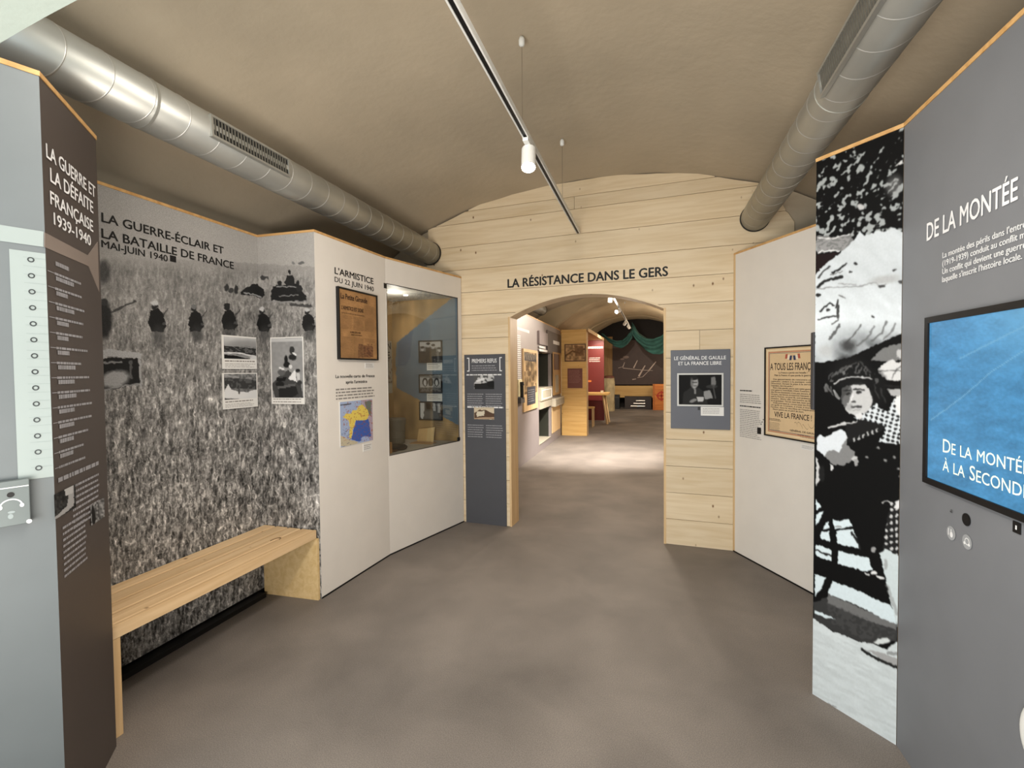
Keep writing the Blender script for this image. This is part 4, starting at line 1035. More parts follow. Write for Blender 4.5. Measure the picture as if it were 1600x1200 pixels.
    p.line([(1296, 530), (1306, 518), (1312, 507)], 4, 0.25, 0.8); p.line([(1346, 507), (1332, 525), (1322, 535)], 2.4, 0.3, 0.8); p.line([(1385, 503), (1378, 520), (1362, 533)], 3, 0.3, 0.7); p.line([(1400, 505), (1392, 520), (1380, 530)], 3, 0.35, 0.7); p.line([(1366, 510), (1355, 528), (1340, 540)], 3, 0.3, 0.6)
    p.oval(1326, 540, 12, 9, 0.18, 0.8, 0.9); p.oval(1290, 548, 11, 9, 0.62, 0.6, 0.9)
    # sandbags right
    p.poly([(1378, 545), (1398, 538), (1413, 536), (1413, 562), (1385, 565), (1360, 563)], 0.42); p.poly([(1402, 548), (1413, 542), (1413, 560), (1400, 558)], 0.68)
    p.poly([(1371, 577), (1378, 570), (1394, 561), (1404, 567), (1413, 562), (1413, 592), (1398, 596), (1384, 592), (1374, 584)], 0.76); p.line([(1372, 580), (1395, 579), (1413, 580)], 1.3, 0.25); p.line([(1394, 592), (1400, 578), (1413, 568)], 1.4, 0.3)
    p.poly([(1378, 600), (1413, 604), (1413, 606), (1380, 604)], 0.1); p.poly([(1386, 608), (1413, 608), (1413, 620), (1392, 618)], 0.62)
    # hair
    p.oval(1330, 585, 32, 26, 0.07, 1, 0.5); p.oval(1366, 610, 20, 30, 0.06, 1, 0.5)
    for (a_, b_), g_ in zip((((1300, 588), (1322, 572)), ((1315, 578), (1338, 566)), ((1345, 566), (1360, 582)), ((1292, 602), (1297, 612)), ((1303, 610), (1312, 622)), ((1290, 600), (1292, 612))), (0.35, 0.3, 0.26, 0.45, 0.6, 0.4)): p.line([a_, b_], 3, g_, 0.7)
    ha = (vnoise(X/2.2+Y/9, Y/7-X/14, 41) > 0.62)*p._in([(1296, 596), (1306, 580), (1324, 568), (1346, 564), (1362, 574), (1374, 596), (1368, 600), (1350, 584), (1326, 584), (1306, 598)])
    p._set(ha.astype(float), 0.34, 0.8)
    p.line([(1304, 600), (1312, 594), (1324, 590), (1340, 588.5), (1352, 590), (1362, 592)], 2.4, 0.70)
    for a_, b_, g_ in (((1291, 600), (1290, 612), 0.42), ((1298, 604), (1302, 618), 0.34), ((1303, 610), (1311, 624), 0.58), ((1294, 592), (1302, 582), 0.30), ((1366, 600), (1374, 622), 0.22), ((1376, 606), (1384, 628), 0.20), ((1362, 612), (1368, 634), 0.16), ((1330, 571), (1318, 584), 0.42), ((1342, 569), (1336, 583), 0.36), ((1352, 572), (1354, 585), 0.30)):
        p.line([a_, ((a_[0]+b_[0])/2-2, (a_[1]+b_[1])/2), b_], 2.2, g_, 0.8)
    # face
    p.poly([(1330, 601), (1346, 597), (1355, 603), (1361, 615), (1363, 628), (1359, 640), (1350, 647), (1338, 650), (1326, 646), (1318, 636), (1316, 625), (1322, 612)], 0.70)
    p.poly([(1316, 606), (1330, 600), (1332, 612), (1328, 622), (1324, 632), (1320, 640), (1314, 626)], 0.30, 0.85); p.oval(1341, 598, 14, 4, 0.08, 0.9, rot=-4)
    p.line([(1334, 609), (1342, 608), (1351, 610)], 2.4, 0.16); p.oval(1342, 613, 4.8, 2.4, 0.16); p.oval(1325, 615, 4, 2.5, 0.12); p.line([(1319, 610), (1328, 610)], 2, 0.14)
    p.line([(1333, 616), (1331, 625)], 1.6, 0.82); p.oval(1334, 628, 4, 1.9, 0.25); p.line([(1330, 636), (1338, 635.5), (1346, 636)], 2.2, 0.22); p.line([(1333, 641), (1344, 640)], 1.2, 0.5)
    p.oval(1327, 636, 5, 6, 0.5, 0.5, 0.8)
    # collar, shirt
    sh = [(1334, 652), (1345, 646), (1352, 646), (1362, 636), (1370, 630), (1378, 640), (1388, 643), (1398, 622), (1413, 616), (1413, 693), (1396, 694), (1372, 690), (1380, 680), (1382, 670), (1370, 664), (1358, 662), (1350, 656), (1342, 658)]
    ins = p._in(sh); U = X*0.97+Y*0.22; V = -X*0.30+Y*0.95
    ck = (np.sin(U*0.78)+np.sin(V*0.95))*0.5+0.25*(vnoise(X/3, Y/3, 2)-0.5)
    p.c = np.where(ins[..., None], np.where(ck > -0.22, 0.80, 0.12)[..., None]*np.array([0.97, 1, 1.02]), p.c)
    p.poly([(1400, 620), (1413, 616), (1413, 650), (1406, 650), (1398, 632)], 0.82); p.oval(1343, 650, 5, 5, 0.78)
    # rifle and sleeve
    p.poly([(1322, 662), (1345, 655), (1368, 660), (1384, 668), (1372, 676), (1345, 684), (1326, 692), (1320, 680)], 0.09)
    p._set(((np.sin(X*0.9) > 0.3)*p._in([(1330, 686), (1372, 668), (1374, 674), (1330, 692)])).astype(float), 0.7, 0.9)
    p.line([(1295, 668), (1312, 664), (1322, 662)], 3.2, 0.75); p.oval(1318, 662, 5, 3, 0.72); p.line([(1324, 662), (1340, 658.5)], 2.0, 0.72)
    # glove / bag
    p.poly([(1292, 684), (1311, 672), (1320, 674), (1325, 684), (1322, 694), (1336, 706), (1334, 718), (1318, 728), (1302, 726), (1288, 712)], 0.46); p.poly([(1276, 682), (1281, 679), (1289, 684), (1304, 675), (1314, 671), (1322, 676), (1324, 686), (1318, 694), (1311, 706), (1302, 704), (1296, 703), (1288, 712), (1276, 702)], (0.78, 0.80, 0.82))
    p.oval(1335, 716, 5, 4, 0.7, rot=-30); p.poly([(1334, 718), (1341, 716), (1341, 728), (1335, 728)], 0.55); p.poly([(1297, 724), (1303, 728), (1300, 736), (1297, 734)], 0.75)
    p.poly([(1275, 712), (1283, 735), (1283, 748), (1275, 760)], 0.72); p.oval(1284, 740, 5, 12, 0.1)
    for cx, cy in ((1355, 715), (1383, 720), (1397, 715), (1404, 733), (1407, 744), (1409, 708), (1372, 700)): p.oval(cx, cy, 3, 1.8, 0.55, 0.9, 0.6, rot=30)
    p.line([(1378, 785), (1386, 783), (1392, 786)], 2, 0.75)
    # lower: chair frame against bright ground
    G = (0.78, 0.83, 0.85); K = 0.13
    for pts in ([(1301, 811), (1313, 814), (1326, 810), (1332, 823), (1305, 827)], [(1306, 829), (1333, 827), (1338, 838), (1345, 859), (1309, 850)], [(1275, 779), (1284, 793), (1275, 797)], [(1275, 804), (1287, 797), (1283, 810), (1275, 822)], [(1290, 816), (1294, 815), (1296, 826), (1285, 828)],
                [(1283, 831), (1296, 830), (1297, 846), (1281, 841)], [(1275, 850), (1298, 858), (1299, 876), (1288, 874), (1275, 868)], [(1309, 860), (1357, 872), (1364, 891), (1352, 893), (1309, 881)], [(1273, 897), (1291, 903), (1284, 920), (1273, 932)],
                [(1301, 908), (1330, 918), (1372, 938), (1392, 946), (1398, 960), (1401, 977), (1370, 962), (1330, 944), (1293, 928)]): p.poly(pts, G)
    p.line([(1275, 859), (1290, 866), (1298, 868)], 2.4, K); p.line([(1331, 832), (1340, 846), (1344, 858)], 3.6, K); p.oval(1310, 823, 5, 1.2, 0.5)
    p.oval(1365, 859, 3.5, 5, 0.55); p.oval(1355, 897, 5, 2, 0.7, rot=20); p.oval(1366, 895, 5, 2.5, 0.82); p.oval(1375, 902, 7, 2.5, 0.8, rot=20)
    p.poly([(1284, 936), (1300, 930), (1345, 948), (1402, 978), (1402, 1003), (1384, 1002), (1362, 1008), (1345, 1003), (1300, 985), (1271, 968), (1271, 942)], 0.20); p.poly([(1293, 928), (1345, 950), (1400, 976), (1400, 984), (1345, 966), (1293, 942)], 0.45, 0.8)
    p._set(((vnoise(X/4, Y/3, 9) > 0.5)*p._in([(1290, 940), (1400, 985), (1398, 998), (1345, 998), (1300, 975)])).astype(float), 0.28, 0.5)
    # plaid skirt/coat and leg
    sk = [(1392, 785), (1402, 782), (1413, 778), (1413, 868), (1400, 866), (1380, 858), (1382, 835), (1386, 812)]
    ins = p._in(sk); ck = np.sin(X*0.75)+np.sin(Y*0.62+X*0.12)
    p.c = np.where(ins[..., None], np.where(ck > 0.75, 0.72, 0.11)[..., None]*np.ones(3), p.c); p.poly([(1395, 795), (1402, 782), (1413, 778), (1413, 794)], 0.8)
    p.poly([(1374, 864), (1384, 858), (1400, 866), (1413, 869), (1406, 990), (1399, 968), (1390, 935), (1384, 905)], (0.74, 0.78, 0.79)); p.line([(1386, 915), (1394, 938), (1402, 960)], 5, 0.5, 0.5); p.oval(1384, 882, 3, 8, 0.5, 0.6)
    # floor
    bt = [(1262, 960), (1275, 969), (1300, 986), (1322, 994), (1345, 1004), (1352, 1003), (1366, 1007), (1385, 1014), (1402, 1003), (1413, 1003), (1413, 1200), (1262, 1200)]
    ins = p._in(bt); st_ = vnoise(X/14-Y/30, (Y-X*0.45)/3.5, 6); p.c = np.where(ins[..., None], (0.79+0.07*(st_-0.5))[..., None]*np.array([0.965, 1.0, 1.01]), p.c)
    p.poly([(1272, 953), (1290, 960), (1306, 967), (1290, 965), (1272, 958)], G); p.oval(1378, 1002, 13, 4.5, (0.78, 0.8, 0.8), rot=-8)
    p.poly([(1347, 1014), (1362, 1020), (1385, 1035), (1404, 1044), (1404, 1030), (1385, 1022)], 0.6); p.line([(1347, 1015), (1362, 1025), (1380, 1034), (1404, 1044)], 4, 0.12); p.line([(1388, 1020), (1404, 1022)], 5, 0.4, 0.6); p.line([(1294, 1099), (1306, 1105)], 1.6, 0.5)
    p.c *= (0.98+0.05*(vnoise(X/1.3, Y/1.3, 14)-0.5))[..., None]
    return p.c
print_grid('photo_strip', ST, 0, ST.L-0.002, 0.0, H-0.001, 0.0, 170, 960, strip_fn, PRINT, gp, warp=2.4, blur=2)
b = MB()
s0, z0 = GR.sz(1449, 378); z1 = GR.sz(1449, 352)[1]; s1 = GR.sz(1592, 312)[0]
a0, zb_ = GR.sz(1449, 376); a1, _ = GR.sz(1591, 308)
letter(b, GR, 'DE LA MONTÉE DES PÉRILS', a0, a1, zb_-0.001, zb_+0.062, 0.002, 0.018, ref='DE LA MONTÉE')
b.build('lettering', WHITEINK, gp)
b = MB(); a0 = GR.sz(1474, 405)[0]; w_ref = GR.sz(1596, 352)[0]-a0
for k, (ln, y) in enumerate((("La montée des périls dans l'entre-deux-guerres", 403.5), ('(1919-1939) conduit au conflit mondial.', 416), ('Un conflit qui devient une guerre dans', 428.5), ("laquelle s'inscrit l'histoire locale.", 441))):
    z = GR.sz(1474, y)[1]; letter(b, GR, ln, a0, None, z, z+0.0195, 0.002, 0.004)
b.build('small_print', WHITEINK, gp)
# monitor
s0 = GR.sz(1451, 600)[0]; z1 = 1.783; z0 = 1.168; s1 = s0+1.05
t = thing('wall_monitor', 'large black framed screen showing a blue title picture on the grey partition', 'screen', GR.P((s0+s1)/2, z0, 0))
f = 0.022; b = MB()
for c in ((s0, s0+f, z0, z1), (s1-f, s1, z0, z1), (s0+f, s1-f, z0, z0+f), (s0+f, s1-f, z1-f, z1)): b.wbox(GR, *c, 0.0, 0.016)
b.build('bezel', BLACK, t)
def scr_fn(X, Y):
    n = vnoise(X/26, Y/12, 3); n2 = vnoise((X+Y)/5, (Y-X*0.3)/3, 5); sp = vnoise(X/1.6, Y/1.6, 8)
    v = 0.92+0.16*n+0.10*(n2-0.5)+0.05*(sp-0.5); c = np.array([0.30, 0.56, 0.74])*v[..., None]
    p = Paint(X, Y, 1); p.c = c; top = np.clip((600-Y)/110, 0, 1)*np.clip((X-1480)/120, 0, 1); p._set(top, (0.50, 0.74, 0.88), 0.55)
    p.line([(1455, 656), (1480, 638), (1510, 615), (1550, 580), (1600, 548)], 1.5, (0.5, 0.72, 0.84), 0.7); p.line([(1500, 560), (1620, 500)], 2.5, (0.5, 0.72, 0.84), 0.5)
    return p.c
print_grid('screen', GR, s0+f, s1-f, z0+f, z1-f, 0.010, 260, 150, scr_fn, col_mat('lit_screen', 0.25, emit=0.85), t)
b = MB()
def small_caps(txt_parts, a, z):
    for s_, h in txt_parts:
        v, _f = glyphs(s_, 0.0); sc_ = h/_H
        if len(v):
            letter(b, GR, s_, a, None, z, z+h, 0.0115, 0.0); a += (v[:, 0].max()-v[:, 0].min())*sc_+0.006
        else: a += 0.018
a0, z = GR.sz(1474, 706, 0.01)
hb, hs = 0.046, 0.037
K1 = (GR.sz(1600, 745, 0.01)[0]-a0)
small_caps([('D', hb), ('E', hs), (' ', 0), ('LA', hs), (' ', 0), ('MONTÉE', hs), (' ', 0), ('DES', hs), (' ', 0), ('P', hb), ('ÉRILS', hs)], a0, z)
z = GR.sz(1474, 735, 0.01)[1]
small_caps([('À', hs), (' ', 0), ('LA', hs), (' ', 0), ('S', hb), ('ECONDE', hs), (' ', 0), ('G', hb), ('UERRE', hs)], a0, z)
b.build('lettering', emit_mat('screen_pale_yellow', lin((205, 215, 190)), 0.8), t)
# sensor hole and round pictograms
a, z = GR.sz(1511, 812)
b = MB(); b.tube([GR.P(a, z, 0.001), GR.P(a, z, 0.003)], 0.0205, 24); b.disc(GR, a, z, 0.0035, 0.017, 20)
tag(b.build('camera_eye', BLACK), 'black round sensor eye below the screen', 'sensor')
for x, y, lab in ((1487, 833, 'pale round hand pictogram below the screen, further from the screen edge'), (1512, 847, 'pale round headphone pictogram under the black sensor eye')):
    a, z = GR.sz(x, y)
    t2 = thing('pictogram_disc', lab, 'sign', GR.P(a, z, 0), 'round pictograms under the screen')
    b = MB(); b.disc(GR, a, z, 0.002, 0.024, 24); b.build('disc', mat('mid_grey_disc', (150, 152, 154), 0.6), t2)
    b = MB()
    if x < 1500:
        b.wquad(GR, a-0.014, a-0.010, z-0.010, z+0.014, 0.003); b.disc(GR, a+0.004, z-0.004, 0.003, 0.008, 12, rz=0.010); b.wquad(GR, a+0.0, a+0.004, z, z+0.014, 0.003)
    else:
        b.disc(GR, a+0.002, z+0.002, 0.003, 0.012, 18, 0.009); b.disc(GR, a-0.010, z-0.006, 0.0035, 0.005, 10); b.disc(GR, a+0.013, z-0.006, 0.0035, 0.005, 10)
    b.build('symbol', WHITEINK, t2)
a, z = GR.sz(1590, 824.5); b = MB(); b.wbox(GR, a-0.014, a+0.014, z-0.016, z+0.016, 0, 0.003); t2 = b.build('number_tag', BLACK); tag(t2, 'small black square tag under the screen corner', 'tag')
b = MB(); b.wquad(GR, a-0.003, a+0.003, z-0.006, z+0.006, 0.0035); b.build('digit', WHITEINK, t2)
b = MB(); a, z = GR.sz(1487, 800); b.wquad(GR, a-0.006, a+0.006, z-0.002, z+0.004, 0.002); b.wquad(GR, a-0.002, a+0.008, z+0.006, z+0.009, 0.002); b.build('tiny_mark', mat('dark_mark', (70, 70, 72), 0.6), gp)
# dark frame edge on the back of the strip
b = MB(); zz = (1.395, 1.775)
b.box(0.747, 0.792, 2.605, 2.645, zz[0], zz[1]); tag(b.build('hanging_panel', mat('dark_edge', (52, 52, 56), 0.5), bevel=0.003), 'dark frame edge sticking out behind the photo strip', 'frame')
# white rounded object at the frame's edge
a, z = GR.sz(1596, 1135, 0.03)
b = MB(); aw = GR.sz(1588, 1130, 0.02)[0]
n = 28; prof = []
for k in range(7):
    ph = k/6*math.pi/2; o_ = 0.022*math.sin(ph); q_ = math.cos(ph)*0.35+0.65 if k < 6 else 0.6
    prof.append((o_, q_))
vs = []
for o_, q_ in prof:
    vs += [GR.P(aw+0.055-0.055*q_*math.cos(2*math.pi*i/n), z-0.01+0.09*q_*math.sin(2*math.pi*i/n), o_) for i in range(n)]
fs = [(i*n+j, i*n+(j+1) % n, (i+1)*n+(j+1) % n, (i+1)*n+j) for i in range(6) for j in range(n)]+[tuple(range(6*n, 7*n))]
b.add(vs, fs); tag(b.build('wall_fitting', WMETAL, smooth=True), 'smooth white rounded fitting low on the grey partition', 'fitting')

# ================================================================= ducts
def duct(name, label, xc, zc, r, y0, y1, grille, side, ring_step=0.17, phase=0.0):
    t = thing('air_duct' if name is None else name, label, 'duct', (xc, (y0+y1)/2, zc-r))
    b = MB(); b.tube([(xc, y0, zc), (xc, y1, zc)], r, 40); p = b.build('pipe', STEEL, t, smooth=True)
    for e_ in p.data.polygons:
        if len(e_.vertices) > 4: e_.use_smooth = False
    # spiral lock seams
    me = None; y = y0+phase
    while y < y1-0.12:
        if me is None:
            b = MB(); n = 40; rr = r+0.0016
            vs = []
            for dy, q_ in ((-0.003, r*0.999), (-0.001, rr), (0.001, rr), (0.003, r*0.999)):
                vs += [(xc+q_*math.cos(2*math.pi*i/n), y+dy+0.035*math.cos(2*math.pi*i/n)*side, zc+q_*math.sin(2*math.pi*i/n)) for i in range(n)]
            fs = [(i*n+j, i*n+(j+1) % n, (i+1)*n+(j+1) % n, (i+1)*n+j) for i in range(3) for j in range(n)]
            b.add(vs, fs); o = b.build('seam', STEEL2, t, smooth=True); me = o.data; ybase = y
        else:
            o = bpy.data.objects.new('seam', me); C.objects.link(o); o.parent = t; o.location = (0, y-ybase, 0)
        y += ring_step
    b = MB(); b.tube([(xc, y1-0.012, zc), (xc, y1-0.002, zc)], r+0.006, 40); b.build('end_seal', BLACK, t)
    for yj in grille[2:]:
        b = MB(); b.tube([(xc, yj-0.006, zc), (xc, yj+0.006, zc)], r+0.003, 40); b.build('joint_collar', STEEL, t, smooth=False)
    if grille:
        g0, g1 = grille[:2]; ang = rad(3) if side > 0 else rad(187)
        nx, nz = math.cos(ang), math.sin(ang); tx, tz = -nz, nx
        def pt(u, o, y): return (xc+nx*(r+o)+tx*u, y, zc+nz*(r+o)+tz*u)
        def gb(b, u0, u1, o0, o1, ya, yb):
            vs = [pt(u, o, y) for y in (ya, yb) for o in (o0, o1) for u in (u0, u1)]
            b.add(vs, [(0, 2, 3, 1), (4, 5, 7, 6), (0, 1, 5, 4), (2, 6, 7, 3), (0, 4, 6, 2), (1, 3, 7, 5)])
        hw = 0.045
        gr_ = MB(); gb(gr_, -hw-0.012, -hw, -0.012, 0.008, g0, g1); gb(gr_, hw, hw+0.012, -0.012, 0.008, g0, g1); gb(gr_, -hw, hw, -0.012, 0.008, g0, g0+0.012); gb(gr_, -hw, hw, -0.012, 0.008, g1-0.012, g1)
        fr_ = gr_.build('grille_frame', STEEL, t)
        b = MB(); gb(b, -hw, hw, -0.012, -0.001, g0+0.012, g1-0.012); b.build('grille_opening', BLACK, fr_)
        b = MB(); k = 0; y = g0+0.022
        while y < g1-0.02:
            gb(b, -hw, hw, 0.0, 0.006, y, y+0.006); y += 0.02
        tag(b.build('louvre', mat('grille_steel', (120, 118, 110), 0.4, 0.5), fr_), kind='stuff')
    return t
duct(None, 'galvanised spiral air duct above the mural side of the first room', -2.28, 2.868, 0.117, 0.72, 4.585, (1.88, 2.42, 0.95, 1.62), 1)
duct(None, 'galvanised spiral air duct above the grey screen side of the first room', 0.83, 2.878, 0.112, 0.72, 4.43, (1.70, 2.44, 2.52), -1)
duct(None, 'galvanised air duct seen through the doorway in the second room', -2.28, 2.90, 0.112, 4.85, 9.8, (5.2, 5.8), 1)

# ================================================================= lighting track and spots
def track(label, y0, y1, hooks):
    t = thing('light_track', label, 'track', (-0.68, (y0+y1)/2, 2.91))
    b = MB(); b.box(-0.698, -0.690, y0, y1, 2.905, 2.935); b.box(-0.670, -0.662, y0, y1, 2.905, 2.935); b.box(-0.690, -0.670, y0, y1, 2.928, 2.935); b.build('rail', WMETAL, t)
    b = MB(); b.box(-0.690, -0.670, y0+0.002, y1-0.002, 2.910, 2.927); b.build('slot', BLACK, t)
    for y in hooks:
        zt = prof_z(PROF1, -0.68)-0.01 if y < 11.4 else 3.33
        b = MB(); b.tube([(-0.68, y, 2.935), (-0.68, y, zt-0.02)], 0.0016, 6); b.build('cable', mat('steel_cable', (150, 140, 125), 0.4, 0.6), t)
        b = MB(); b.lathe((-0.68, y, zt-0.05), [(0.008, 0.0), (0.016, 0.008), (0.017, 0.035), (0.012, 0.05)], 16); b.build('ceiling_cap', WMETAL, t, smooth=True)
    return t
track('white suspended lighting track under the first vault', 0.72, 4.50, (2.50, 3.68, 1.2))
track('white suspended lighting track in the rooms beyond the doorway', 5.1, 15.3, (6.2, 8.8, 12.2))
def spot(y, aim, label, energy, color=WARM, lit=22.0, cone=95, grp=None, x=-0.68, ln=0.115):
    base = Vector((x, y, 2.905)); t = thing('spotlight', label, 'spotlight', base, grp)
    b = MB(); b.box(x-0.016, x+0.016, y-0.045, y+0.045, 2.885, 2.905); b.build('adapter', WMETAL, t, bevel=0.002)
    piv = base+Vector((0, 0.03, -0.05)); d = (Vector(aim)-piv).normalized()
    b = MB(); b.tube([base+Vector((0, 0.02, -0.02)), piv+Vector((0, 0, -0.005))], 0.010, 10); b.build('arm', WMETAL, t)
    p0 = piv-d*0.005; p1 = piv+d*ln
    b = MB(); b.tube([p0-d*0.01, p0, p1], 0.041, 24, caps=False); b.tube([p0-d*0.0101, p0-d*0.010], 0.041, 24); b.tube([p1-d*0.02, p1], 0.039, 24, caps=False); b.build('head', WMETAL, t, smooth=False)
    b = MB(); b.tube([p1-d*0.014, p1-d*0.010], 0.0385, 24); b.build('lamp_lens', emit_mat('warm_lens_%d' % int(lit), (1, 0.93, 0.80), lit), t)
    lamp('spot_beam', 'SPOT', p1+d*0.012, energy, color, aim, 0.03, cone=cone, blend=1.0)
    return t
spot(2.60, (-0.50, 1.75, 0.6), 'lit white spotlight on the track over the middle of the first room', 55, NEUT, 60, 150)
spot(1.14, (-2.9, 2.3, 1.1), 'white spotlight on the first track turned to the wheat field mural', 34, NEUT, 20, 110, 'track spotlights above the entrance')
spot(0.95, (0.6, 3.6, 1.2), 'white spotlight on the first track turned to the doorway wall', 60, NEUT, 20, 110, 'track spotlights above the entrance')
spot(0.77, (-2.3, 4.2, 1.3), 'white spotlight on the first track turned to the showcase', 66, NEUT, 20, 100, 'track spotlights above the entrance')
spot(8.0, (-1.1, 9.2, 0.0), 'white spotlight just inside the doorway arch, first on the far track', 1500, NEUT, 14, 85, 'spotlights of the far track')
spot(10.1, (-2.2, 7.2, 1.7), 'white spotlight hanging downward, second on the far track', 220, WARM, 14, 90, 'spotlights of the far track')
spot(12.6, (-1.8, 15.0, 1.5), 'white spotlight aimed at the red panel, third on the far track', 420, WARM, 14, 70, 'spotlights of the far track')
spot(13.9, (0.2, 19.5, 1.2), 'white spotlight aimed at the camouflage net, last on the far track', 420, WARM, 14, 70, 'spotlights of the far track')
lamp('second_room_fill', 'POINT', (-0.4, 7.2, 2.5), 140, WARM, size=0.3)  # unseen fill points, one added in each far room to lift the light
lamp('tunnel_fill', 'POINT', (0.4, 13.2, 2.2), 70, (1.0, 0.85, 0.68), size=0.3)
lamp('last_room_fill', 'POINT', (0.9, 18.2, 2.4), 70, (1.0, 0.85, 0.68), size=0.3)

# ================================================================= SECOND ROOM: left display wall
FW = Wall((-2.08, 4.86), (-2.18, 11.34))
def fz(x, y, o=0.0): return FW.sz(x, y, o)
fwt = thing('display_partition', 'long grey display wall with boards and screen niche in the second room', 'partition', FW.P(FW.L/2, 0, -0.03))
FG = mat('lavender_grey_panel', (140, 132, 132), 0.45, var=0.03); FD = mat('dark_taupe_panel', (84, 74, 72), 0.5, var=0.03)
sd = fz(861, 560)[0]; sn0 = fz(841.5, 590)[0]; sn1 = fz(860, 590)[0]
b = MB(); b.wbox(FW, 0, sn0, 0, H, 0, -0.05); b.wbox(FW, sn0, sn1, 1.98, H, 0, -0.05); b.wbox(FW, sn0, sn1, 0.0, 0.14, 0, -0.05); b.wbox(FW, sn1, FW.L, 0, H, 0, -0.05)
b.build('grey_face', FG, fwt)
b = MB(); b.wbox(FW, 0, FW.L, H, H+0.02, 0.004, -0.05); b.build('top_edge', CAP, fwt)
b = MB(); b.wbox(FW, sn0, sn1, 0.14, 1.98, -0.30, -0.34); b.wbox(FW, sn0-0.02, sn0, 0.14, 1.98, -0.05, -0.34); b.wbox(FW, sn1, sn1+0.02, 0.14, 1.98, -0.05, -0.34); b.build('niche_back', mat('olive_black_niche', (44, 46, 38), 0.5), fwt)
b = MB(); b.wbox(FW, sn0, sn1, 0.84, 1.0, 0.03, -0.30); b.wbox(FW, sn0, sn1, 0.12, 0.15, 0.0, -0.30); b.build('niche_shelf', mat('pale_shelf', (178, 170, 152), 0.5), fwt)
b = MB(); sA = fz(853.5, 530)[0]; b.wbox(FW, sA, FW.L, 1.98, 2.46, 0.0, 0.03); b.build('dark_header', FD, fwt)
b = MB(); sA, zA = fz(839.5, 500); sB = fz(853, 521)[0]; b.wbox(FW, sA, sB, 2.12, 2.38, 0.0, 0.04); b.build('projector_box', mat('mid_taupe', (128, 118, 120), 0.4), fwt)
b = MB()
a0 = fz(808, 500)[0]; a1 = fz(827, 510)[0]
word_lines(b, FW, a0, a1, 2.33, 2.27, 1, 0.002, 0.8, 0); word_lines(b, FW, a0, fz(814, 550)[0], 2.2, 1.35, 26, 0.002, 0.45, 0.2)
a0 = fz(840, 532)[0]; a1 = fz(853, 534)[0]; b.wquad(FW, a0, a1-0.2, 2.05, 2.09, 0.032); b.wquad(FW, a0, a1, 1.985, 2.03, 0.032); b.wquad(FW, fz(862, 520)[0], fz(872, 525)[0], 2.20, 2.28, 0.032)
b.build('lettering', WHITEINK, fwt)
# framed collage board
s0, s1 = fz(815.5, 560)[0], fz(838, 600)[0]; z0, z1 = 0.90, 1.98
t = thing('collage_board', 'light wood framed board with brown printed collage on the far grey wall', 'board', FW.P((s0+s1)/2, z0, 0))
b = MB(); b.wbox(FW, s0, s1, z0, z1, 0.001, 0.03); b.build('board', PINE_Z, t)
def col_fn(X, Y):
    n = vnoise(X/4, Y/6, 3); n2 = vnoise(X/2, Y/8, 5); p = Paint(X, Y, 1); p.c = np.array([0.62, 0.53, 0.40])*(0.65+0.6*n)[..., None]
    p._set((n2 > 0.6)*1.0, (0.32, 0.25, 0.18), 0.7); p.poly([(812, 548), (840, 556), (840, 566), (812, 562)], (0.30, 0.28, 0.27)); p._set((np.sin(X*2.4) > 0.2)*(Y > 551)*(Y < 562)*1.0, (0.6, 0.55, 0.48), 0.7); return p.c
print_grid('collage_print', FW, s0+0.03, s1-0.1, z0+0.30, z1-0.05, 0.032, 40, 80, col_fn, PRINT, t)
b = MB(); q0, q1 = s0+(s1-s0)*0.2, s0+(s1-s0)*0.78; b.wbox(FW, q0, q1, z0+0.10, z0+0.42, 0.03, 0.036); lb = b.build('blue_label', mat('slate_blue', (58, 62, 74), 0.5), t)
b = MB(); word_lines(b, FW, q0+0.05, q1-0.05, z0+0.38, z0+0.14, 6, 0.0375, 0.3, 0.2); b.build('small_print', PALEINK, lb)
# small handset holder
s0, s1 = fz(808.5, 620)[0], fz(814.5, 620)[0]
t = thing('handset_holder', 'narrow pale listening handset holder on the far grey wall', 'handset', FW.P((s0+s1)/2, 1.1, 0))
b = MB(); b.wbox(FW, s0, s1, 1.18, 1.46, 0.001, 0.02); b.build('plate', mat('cream_plate', (214, 206, 170), 0.5), t)
b = MB(); b.tube([FW.P((s0+s1)/2, 1.14, 0.045), FW.P((s0+s1)/2, 1.36, 0.045)], 0.025, 10); b.tube([FW.P((s0+s1)/2, 1.36, 0.045), FW.P((s0+s1)/2, 1.42, 0.04)], 0.038, 10); b.build('handset', BLACK, t)
b = MB(); b.wbox(FW, s0, s1, 1.07, 1.16, 0.001, 0.06); b.build('cradle', mat('dark_grey_metal', (84, 84, 86), 0.4), t)
# drawers / exhibit cases in the niche
t = thing('display_drawer', 'pale grey framed drawer below the dark niche', 'drawer', FW.P((sn0+sn1)/2, 1.0, 0))
b = MB(); b.wbox(FW, sn0, sn1-0.03, 1.0, 1.26, -0.25, 0.05); b.build('body', mat('pale_shelf', (178, 170, 152), 0.5), t, bevel=0.005)
b = MB(); a0, a1 = sn0+0.08, sn1-0.12
for c in ((a0, a0+0.03, 1.03, 1.22), (a1-0.03, a1, 1.03, 1.22), (a0+0.03, a1-0.03, 1.03, 1.045), (a0+0.03, a1-0.03, 1.205, 1.22)): b.wbox(FW, *c, 0.05, 0.056)
b.build('white_outline', WHITEINK, t)
b = MB(); b.wbox(FW, sn0+0.001, sn1-0.001, 0.15, 0.83, -0.27, -0.299); tag(b.build('black_screen', BLACK), 'black recess panel under the display drawer', 'screen')
t = thing('glass_case', 'small pale projecting case low on the far display wall', 'case', FW.P(5.9, 0.7, 0))
s0, s1 = fz(861.5, 650)[0], FW.L-0.02
b = MB(); b.wbox(FW, s0, s1, 0.80, 0.98, 0.001, 0.10); b.build('tray', mat('pale_shelf', (178, 170, 152), 0.5), t, bevel=0.006)
